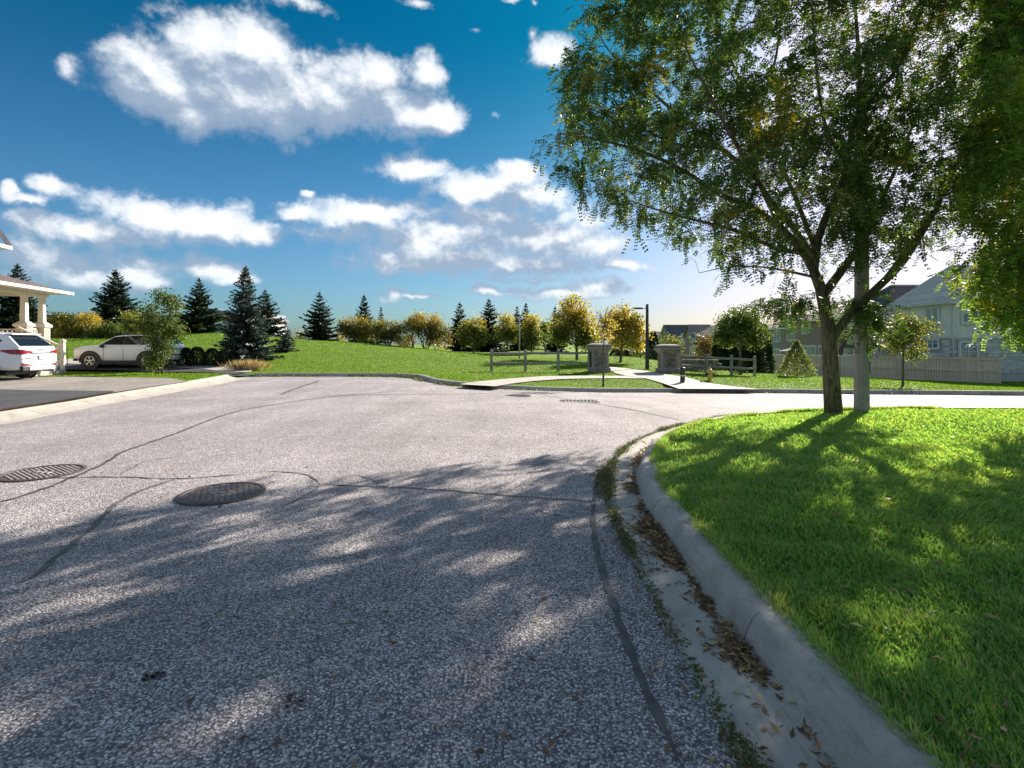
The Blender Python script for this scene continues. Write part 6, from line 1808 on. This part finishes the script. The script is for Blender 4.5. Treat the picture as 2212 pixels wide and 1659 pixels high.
# ------------------------------------------------------------------ the house with the porch
def porch_house():
    th = R(13)
    C0 = Vector((-22.2, 26.2, 0)); ai = Vector((-math.cos(th), -math.sin(th), 0)); bi = Vector((math.sin(th), -math.cos(th), 0))
    L = lambda a, b, z: C0 + ai * a + bi * b + Vector((0, 0, z))
    zg = .28; zf = 1.25
    root = thing('porch_house', 'cream house with columned front porch and steps at the left edge', 'house', tuple(L(2, 4, zg)))
    def blk(a0, a1, b0, b1, z0, z1):
        m = MB(); m.add([L(a, b, z) for z in (z0, z1) for a, b in ((a0, b0), (a1, b0), (a1, b1), (a0, b1))], [(0, 1, 2, 3), (7, 6, 5, 4), (4, 5, 1, 0), (5, 6, 2, 1), (6, 7, 3, 2), (7, 4, 0, 3)]); return m
    blk(.6, 3.0, .3, 11, -.1, zf).build('porch_floor', M['brick_tan'], root)
    blk(3.0, 10, 3.2, 13, -.1, 5.5).build('wall', M['brick_tan'], root)
    blk(1.0, 3.1, 5.2, 12, zf, 5.5).build('wall', M['brick_tan'], root)
    for b in (.75, 2.0, 5.4):
        c = L(.9, b, 0)
        MB().lathe([(.225 * 1.414, -.1), (.225 * 1.414, 2.28)], (c.x, c.y, 0), 4, math.pi / 4 + th).build('pier', M['brick_tan'], root)
        MB().lathe([(.27 * 1.414, 2.28), (.29 * 1.414, 2.31), (.29 * 1.414, 2.40), (.22 * 1.414, 2.45), (.16 * 1.414, 2.52)], (c.x, c.y, 0), 4, math.pi / 4 + th).build('pier_cap', M['cream'], root)
        MB().lathe([(.118 * 1.414, 2.52), (.10 * 1.414, 3.62), (.115 * 1.414, 3.63), (.115 * 1.414, 3.71), (.145 * 1.414, 3.73), (.145 * 1.414, 3.80)], (c.x, c.y, 0), 4, math.pi / 4 + th).build('column', M['cream'], root)
    blk(.76, 1.04, .45, 12, 3.80, 4.02).build('beam', M['cream'], root)
    blk(1.08, 3.2, .45, .8, 3.80, 4.02).build('beam', M['cream'], root)
    blk(.1, 4.0, .1, 12, 3.98, 4.03).build('porch_ceiling', M['cream'], root)
    # porch roof: hipped at the near end of the photograph
    e0, e1, e2 = L(0, 0, 4.05), L(0, 12.5, 4.05), L(4.2, 0, 4.05); r0, r1, = L(3.2, 2.4, 5.05), L(3.2, 12.5, 5.05)
    courses(root, e1, e0, r0, r1, 14, 'shingle_porch'); courses(root, e0, e2, L(4.2, 2.4, 5.05), r0, 14, 'shingle_porch')
    f = MB(); f.bar(L(-.03, -.02, 4.01), L(-.03, 12.5, 4.01), .05, .13); f.bar(L(-.03, -.03, 4.01), L(4.2, -.03, 4.01), .05, .13); f.build('eaves_gutter', M['trim'], root)
    # balustrade between piers
    for b0, b1 in ((1.05, 1.7),):
        MB().bar(L(.9, b0, 2.18), L(.9, b1, 2.18), .09, .07).build('hand_rail', M['cream'], root)
        MB().bar(L(.9, b0, 1.42), L(.9, b1, 1.42), .08, .06).build('bottom_rail', M['cream'], root)
        for k in range(4): MB().bar(L(.9, b0 + (k + .5) * (b1 - b0) / 4, 1.42), L(.9, b0 + (k + .5) * (b1 - b0) / 4, 2.16), .045, .045).build('baluster', M['cream'], root)
    MB().bar(L(1.2, .55, 2.18), L(2.9, .55, 2.18), .09, .07).build('hand_rail', M['cream'], root)
    for k in range(9): MB().bar(L(1.3 + k * .19, .55, 1.3), L(1.3 + k * .19, .55, 2.16), .045, .045).build('baluster', M['cream'], root)
    MB().bar(L(2.95, 2.3, 2.18), L(2.95, 5.0, 2.18), .09, .07).build('hand_rail', M['cream'], root)
    for k in range(12): MB().bar(L(2.95, 2.4 + k * .22, 1.3), L(2.95, 2.4 + k * .22, 2.16), .045, .045).build('baluster', M['cream'], root)
    # steps down to the drive, with sloping rails
    for k in range(6):
        a1 = .6 - k * .30; blk(a1 - .30, a1, 2.95, 4.6, -.1, zf - (k + 1) * .155).build('step', M['path'], root)
    for b in (2.8, 4.75):
        MB().bar(L(.65, b, 2.22), L(-1.0, b, 1.36), .09, .08).build('hand_rail', M['cream'], root)
        MB().bar(L(.65, b, 1.45), L(-1.0, b, .58), .08, .06).build('bottom_rail', M['cream'], root)
        for k in range(8): t = (k + .6) / 8.2; MB().bar(L(.65 - 1.65 * t, b, 1.45 - .87 * t), L(.65 - 1.65 * t, b, 2.2 - .86 * t), .045, .045).build('baluster', M['cream'], root)
        MB().lathe([(.075 * 1.414, -.1), (.075 * 1.414, 1.58), (.10 * 1.414, 1.60), (.10 * 1.414, 1.64), (.02, 1.70)], tuple(L(-1.05, b, 0)), 4, math.pi / 4 + th).build('newel_post', M['cream'], root)
    # upper floor bay: its eaves reach into the picture
    blk(.6, 4, 4.9, 11, 4.3, 5.55).build('wall', M['cream'], root)
    MB().slab([L(0, 4.25, 5.62), L(4.5, 4.25, 5.62), L(4.5, 11.5, 5.62), L(0, 11.5, 5.62)], .14).build('upper_eave', M['trim'], root)
    MB().slab([L(.25, 4.6, 6.42), L(4.5, 4.6, 6.42), L(4.5, 11.5, 7.6), L(.25, 11.5, 7.6)], .12).build('upper_roof', M['trim'], root)
    MB().bar(L(0.05, 4.35, 5.66), L(.3, 4.75, 6.35), .07, .14).build('bargeboard', M['shingle_dark'], root)
    MB().slab([L(.2, 4.6, 5.62), L(4.4, 4.6, 5.62), L(4.4, 11.2, 5.62), L(.2, 11.2, 5.62)], .05)
    blk(.45, 4.4, 4.8, 11.2, 5.62, 6.4).build('wall', M['cream'], root)


porch_house()


# ------------------------------------------------------------------ cars
def resample3(p, n):
    p = np.array(p, float); L = np.r_[0, np.cumsum(np.linalg.norm(np.diff(p, axis=0), axis=1))]; t = np.linspace(0, L[-1], n)
    return np.stack([np.interp(t, L, p[:, i]) for i in range(3)], 1)


def suv(root_name, label, x, y, heading, spec, zfun):
    """local axes: x forward, y to the car's left, z up; origin between the wheels on the ground"""
    z = zfun
    root = thing(root_name, label, 'car', (x, y, z), 'white cars on the drives')
    mt = Matrix.Translation((x, y, z)) @ Matrix.Rotation(heading, 4, 'Z')
    def put(mb, name, m, parent=None, smooth=False, bevel=0.0):
        mb.xf(mt); o = mb.build(name, M[m], parent or root, smooth, bevel); return o
    Lr, Lf, hw, H = spec['rear'], spec['front'], spec['hw'], spec['h']
    # body below the glass, lofted along the length
    b = MB(); K = None
    for (sx, zb, zt, w, zm, tuck) in spec['body']:
        sec = [(0, zb), (w * .80, zb), (w * .93, zb + .06), (w * .985, zb + .20), (w, zm), (w * .995, (zm + zt) / 2 + .04), (w * tuck, zt - .03), (w * tuck - .05, zt), (0, zt + .015)]
        ring = sec + [(-p[0], p[1]) for p in sec[-2:0:-1]]
        K = len(ring); b.v += [(sx, p[0], p[1]) for p in ring]
    n = len(spec['body'])
    for i in range(n - 1):
        for k in range(K):
            k2 = (k + 1) % K; b.f.append((i * K + k, i * K + k2, (i + 1) * K + k2, (i + 1) * K + k))
    b.f.append(tuple(range(K))[::-1]); b.f.append(tuple((n - 1) * K + k for k in range(K)))
    body = put(b, 'body', 'paint', smooth=True)
    sd = body.modifiers.new('smooth', 'SUBSURF'); sd.levels = 2; sd.render_levels = 2
    # cabin: white shell, then glass set on it
    prof = spec['cabin']      # side outline: (x, z) from the foot of the windscreen round to the foot of the rear glass
    zb0, zt0 = min(p[1] for p in prof), max(p[1] for p in prof)
    wb, wt = spec['wb'], spec['wt']
    yw = lambda zz: wb + (wt - wb) * ((zz - zb0) / (zt0 - zb0)) ** 1.25
    c = MB(); m_ = len(prof)
    c.v = [(px, yw(pz), pz) for px, pz in prof] + [(px, -yw(pz), pz) for px, pz in prof]
    for i in range(m_ - 1): c.f.append((i, i + 1, m_ + i + 1, m_ + i))
    c.f.append(tuple(range(m_))[::-1]); c.f.append(tuple(range(m_, 2 * m_))); c.f.append((0, m_, 2 * m_ - 1, m_ - 1))
    cab = put(c, 'cabin', 'paint', bevel=.035)
    for i, poly in enumerate(spec['side_glass']):
        for s in (1, -1):
            q = [Vector((px, s * (yw(pz) + .008), pz)) for px, pz in poly]
            if s < 0: q = q[::-1]
            put(MB().slab(q[::-1], .012), 'side_window', 'glass_car')
    for x0_, x1_ in spec['pillars']:
        for sg in (1, -1):
            zz = spec['side_glass'][0][-1][1]; zt_ = 1.60
            q = [Vector((x0_, sg * (yw(zz) + .006), zz)), Vector((x1_, sg * (yw(zz) + .006), zz)), Vector((x1_, sg * (yw(zt_) + .006), zt_)), Vector((x0_, sg * (yw(zt_) + .006), zt_))]
            put(MB().slab(q if sg < 0 else q[::-1], .012), 'door_pillar', 'plastic')
    for name, key in (('windscreen', 'windscreen'), ('rear_window', 'rear_glass')):
        (xa, za), (xb, zb2) = spec[key]; ins = .07
        d = Vector((xb - xa, 0, zb2 - za)).normalized(); nn = Vector((-d.z, 0, d.x)) if name == 'rear_window' and False else Vector((d.z, 0, -d.x))
        if name == 'rear_window' and nn.x > 0: nn = -nn
        if name == 'windscreen' and nn.x < 0: nn = -nn
        o = nn * .010
        q = [Vector((xa, yw(za) - ins, za)) + o, Vector((xb, yw(zb2) - ins, zb2)) + o, Vector((xb, -yw(zb2) + ins, zb2)) + o, Vector((xa, -yw(za) + ins, za)) + o]
        if (q[1] - q[0]).cross(q[2] - q[0]).dot(nn) < 0: q = q[::-1]
        put(MB().slab(q, .012), name, 'glass_car')
    if spec.get('spoiler'):
        put(MB().box((spec['spoiler'][0], 0, spec['spoiler'][1]), (.26, 2 * yw(spec['spoiler'][1]) - .06, .05)), 'spoiler', 'paint', bevel=.02)
    for s in (1, -1):   # roof rails
        put(MB().bar((spec['roof'][0], s * (wt - .02), H - .005), (spec['roof'][1], s * (wt - .02), H + .0), .035, .04), 'roof_rail', 'plastic')
    # wheels and arches
    rw = spec['rw']
    for ax in (spec['axle_f'], spec['axle_r']):
        for s in (1, -1):
            put(MB().lathe([(.0, 0), (rw + .075, 0), (rw + .075, s * .012), (0, s * .012)], (ax, s * (hw - .004), rw + .02), 28, axis='y'), 'wheel_well_shade', 'black')  # black disc on the body paints the shade of the wheel opening
            arch = MB(); N = 18
            for i in range(N + 1):
                a = R(-12) + R(204) * i / N
                for rr, yy in ((rw + .06, .0), (rw + .06, .03), (rw + .135, .022), (rw + .135, -.03)):
                    arch.v.append((ax + rr * math.cos(a), s * (hw + .0 + yy), rw + .02 + rr * math.sin(a)))
            for i in range(N):
                for k in range(4):
                    k2 = (k + 1) % 4; arch.f.append((i * 4 + k, i * 4 + k2, i * 4 + 4 + k2, i * 4 + 4 + k))
            put(arch, 'wheel_arch', spec.get('arch', 'plastic'))
            wy = s * (hw - .10)
            w = put(MB().lathe([(rw * .66, s * .11), (rw * .92, s * .125), (rw, s * .10), (rw, -s * .10), (rw * .92, -s * .12), (rw * .6, -s * .12)], (ax, wy, rw), 28, axis='y'), 'wheel', 'rubber', smooth=True)
            w.data.set_sharp_from_angle(angle=R(50))
            rim = MB().lathe([(rw * .69, s * .10), (rw * .69, s * .125), (rw * .62, s * .13), (rw * .60, s * .05), (.01, s * .04)], (ax, wy, rw), 28, axis='y')
            put(rim, 'rim', 'alloy', w)
            sp = MB()
            for k in range(5):
                a = 2 * math.pi * k / 5 + .3
                for da in (-.16, .16):
                    sp.bar((ax + .05 * math.cos(a), wy + s * .105, rw + .05 * math.sin(a)), (ax + rw * .64 * math.cos(a + da), wy + s * .125, rw + rw * .64 * math.sin(a + da)), .03, .055, (0, 1, 0))
            sp.lathe([(.06, s * .09), (.06, s * .13), (.01, s * .135)], (ax, wy, rw), 12, axis='y')
            put(sp, 'spokes', 'alloy', w)
            hub = MB().lathe([(rw * .60, s * .055), (.02, s * .055)], (ax, wy, rw), 20, axis='y'); put(hub, 'brake', 'black', w)
    # sills and lower trim, both sides
    for s in (1, -1):
        put(MB().bar((spec['axle_r'] + rw + .08, s * (hw - .02), .30), (spec['axle_f'] - rw - .08, s * (hw - .02), .30), .07, .16), 'sill_trim', 'plastic', bevel=.02)
        for dx in spec['door_lines']:
            put(MB().bar((dx, s * (hw - .004), .42), (dx + spec.get('dl', .0), s * (hw - .012), 1.0), .012, .012, (1, 0, 0)), 'door_gap', 'black')
        for dx in spec['handles']:
            put(MB().bar((dx, s * (hw + .012), .90), (dx + .2, s * (hw + .012), .905), .03, .035), 'door_handle', 'paint', bevel=.008)
        mx = spec['mirror']; put(MB().box((mx, s * (wb + .13), 1.10), (.12, .20, .15)), 'mirror', 'plastic', bevel=.03)
    put(MB().box((0.05, 0, .24), (Lf - Lr - 1.0, 1.5, .12)), 'underbody', 'black')
    def patch(name, lo, hi, m, lift=.014):
        """a lamp lying on the body: lower and upper edge lines"""
        lo, hi = resample3(lo, 14), resample3(hi, 14); b_ = MB(); R_ = 5
        for i in range(14):
            for j in range(R_): b_.v.append(tuple(lo[i] + (hi[i] - lo[i]) * j / (R_ - 1)))
        for i in range(13):
            for j in range(R_ - 1): b_.f.append((i * R_ + j, i * R_ + R_ + j, i * R_ + R_ + j + 1, i * R_ + j + 1))
        o = put(b_, name, m, smooth=True)
        w_ = o.modifiers.new('on_body', 'SHRINKWRAP'); w_.target = body; w_.wrap_method = 'NEAREST_SURFACEPOINT'; w_.wrap_mode = 'ABOVE_SURFACE'; w_.offset = lift
        return o
    return root, put, patch


def car_side_on():
    s = dict(rear=-2.3, front=2.3, hw=.915, h=1.69, wb=.84, wt=.66, rw=.362, axle_f=1.40, axle_r=-1.29,
        body=[(-2.30, .52, 1.04, .76, .78, .95), (-2.24, .42, 1.12, .86, .80, .96), (-2.05, .36, 1.16, .905, .82, .965), (-1.3, .34, 1.16, .915, .80, .965), (-.4, .30, 1.14, .905, .77, .97), (.6, .30, 1.12, .905, .76, .97), (1.1, .32, 1.14, .91, .78, .95),
              (1.5, .36, 1.13, .915, .78, .92), (1.95, .38, 1.09, .90, .78, .91), (2.2, .42, 1.02, .85, .72, .92), (2.30, .46, .90, .76, .66, .93)],
        cabin=[(1.16, 1.08), (1.02, 1.19), (.36, 1.60), (-.1, 1.675), (-.8, 1.69), (-1.60, 1.665), (-1.85, 1.61), (-2.20, 1.17), (-2.22, 1.08)],
        side_glass=[[(.94, 1.175), (.36, 1.56), (-.12, 1.615), (-.12, 1.17)], [(-.20, 1.17), (-.20, 1.62), (-.80, 1.635), (-1.02, 1.625), (-1.02, 1.18)], [(-1.10, 1.19), (-1.10, 1.615), (-1.55, 1.585), (-1.78, 1.29)]],
        windscreen=((1.04, 1.18), (.38, 1.575)), rear_glass=((-1.90, 1.54), (-2.17, 1.21)), spoiler=(-1.86, 1.63), roof=(.0, -1.5), pillars=((-.20, -.12), (-1.10, -1.02)), door_lines=(.78, -.16, -1.0), handles=(.02, -.92), mirror=.80)
    X, Y = -19.75, 26.9
    hd = math.pi + R(5); z = zl(X, Y) + .02
    root, put, patch = suv('parked_car', 'white sport utility car seen side on, behind the scrubby tree', X, Y, hd, s, z)
    for k in (1, -1):
        patch('headlight', [(2.32, k * .60, .90), (2.15, k * .84, .92), (1.75, k * .95, 1.0)], [(2.28, k * .60, .98), (2.12, k * .82, 1.02), (1.75, k * .93, 1.06)], 'head_lamp')
        patch('tail_light', [(-2.33, k * .50, .94), (-2.22, k * .84, .92), (-2.0, k * .95, .93)], [(-2.33, k * .50, 1.02), (-2.22, k * .84, 1.04), (-2.0, k * .95, 1.03)], 'red_lamp')
    put(MB().box((-2.29, 0, .50), (.10, 1.55, .20)), 'rear_bumper', 'skid', bevel=.03)
    put(MB().box((-2.31, 0, .66), (.03, 1.50, .05)), 'bumper_trim', 'plastic')
    put(MB().box((-2.325, 0, .84), (.02, .34, .17)), 'number_plate', 'plate')
    put(MB().box((-2.318, 0, .95), (.02, .70, .03)), 'tailgate_trim', 'plastic')
    put(MB().box((2.26, 0, .42), (.12, 1.5, .12)), 'front_skirt', 'plastic', bevel=.03)
    put(MB().tube([(-1.95, .5, .28), (-2.38, .5, .28)], .035, 8), 'exhaust', 'steel')


def car_rear_view():
    s = dict(rear=-2.35, front=2.35, hw=.94, h=1.69, wb=.85, wt=.64, rw=.37, axle_f=1.42, axle_r=-1.18,
        body=[(-2.36, .50, 1.02, .70, .78, .94), (-2.30, .40, 1.10, .83, .80, .95), (-2.12, .34, 1.14, .91, .82, .95), (-1.75, .32, 1.13, .94, .80, .95), (-1.2, .32, 1.10, .94, .78, .955), (-.4, .30, 1.06, .92, .74, .965), (.6, .30, 1.03, .92, .72, .97), (1.1, .32, 1.03, .925, .74, .95),
              (1.5, .36, 1.00, .925, .74, .92), (1.95, .38, .94, .90, .72, .90), (2.25, .42, .84, .80, .66, .90), (2.35, .46, .74, .70, .6, .92)],
        cabin=[(1.15, 1.00), (1.0, 1.10), (.25, 1.58), (-.2, 1.67), (-.8, 1.69), (-1.5, 1.64), (-1.78, 1.56), (-2.22, 1.16), (-2.25, 1.04)],
        side_glass=[[(.95, 1.085), (.28, 1.535), (-.15, 1.61), (-.15, 1.10)], [(-.22, 1.10), (-.22, 1.615), (-.80, 1.625), (-1.05, 1.60), (-1.05, 1.16)], [(-1.12, 1.18), (-1.12, 1.58), (-1.50, 1.50), (-1.66, 1.36)]],
        windscreen=((1.0, 1.09), (.30, 1.55)), rear_glass=((-1.79, 1.55), (-2.20, 1.18)), spoiler=(-1.76, 1.60), roof=(.0, -1.4), pillars=((-.22, -.15), (-1.12, -1.05)), door_lines=(.78, -.18, -1.05), handles=(.02, -.95), mirror=.82)
    X, Y = -19.2, 18.3
    hd = math.pi + R(7); z = zl(X, Y) + .02
    root, put, patch = suv('parked_car', 'white sport utility car cut off at the left edge, showing its tail', X, Y, hd, s, z)
    xr = -2.36
    for k in (1, -1):
        # wrap-round tail lamp tapering towards the middle
        patch('tail_light', [(-2.40, k * .36, .985), (-2.38, k * .60, .93), (-2.28, k * .80, .89), (-2.05, k * .97, .91), (-1.72, k * .99, 1.03)],
              [(-2.40, k * .36, 1.0), (-2.38, k * .60, 1.045), (-2.28, k * .80, 1.065), (-2.05, k * .97, 1.085), (-1.72, k * .99, 1.075)], 'red_lamp')
        patch('fog_lamp', [(-2.40, k * .50, .50), (-2.30, k * .80, .53)], [(-2.40, k * .52, .545), (-2.30, k * .82, .60)], 'red_lamp')
    put(MB().box((-2.29, 0, .40), (.12, 1.62, .17)), 'rear_bumper', 'plastic', bevel=.03)
    put(MB().box((-2.345, -.05, .395), (.06, 1.18, .13)), 'skid_plate', 'skid', bevel=.02)
    put(MB().bar((-2.33, -.80, .515), (-2.33, .80, .515), .03, .025), 'bumper_trim', 'chrome')
    put(MB().box((-2.395, 0, .80), (.02, .32, .16)), 'number_plate', 'plate', bevel=.004)
    put(MB().bar((-2.375, -.50, .945), (-2.375, .50, .945), .03, .022), 'tailgate_trim', 'plastic')
    put(MB().bar((-2.385, .42, .77), (-2.37, .74, .775), .01, .02), 'model_badge', 'chrome')
    em = MB(); N = 20
    for i in range(N):
        a0, a1 = 2 * math.pi * i / N, 2 * math.pi * (i + 1) / N
        em.bar((-2.352, .105 * math.cos(a0), 1.045 + .055 * math.sin(a0)), (-2.352, .105 * math.cos(a1), 1.045 + .055 * math.sin(a1)), .012, .012, (1, 0, 0))
    for d in (-.035, .035): em.bar((-2.352, d + .012, 1.008), (-2.352, d - .022, 1.082), .014, .014, (1, 0, 0))
    em.bar((-2.352, -.045, 1.048), (-2.352, .045, 1.042), .012, .012, (1, 0, 0))
    put(em, 'emblem', 'chrome')
    put(MB().tube([(-2.0, -.55, .30), (-2.40, -.55, .29)], .04, 10), 'exhaust', 'steel')


car_side_on(); car_rear_view()
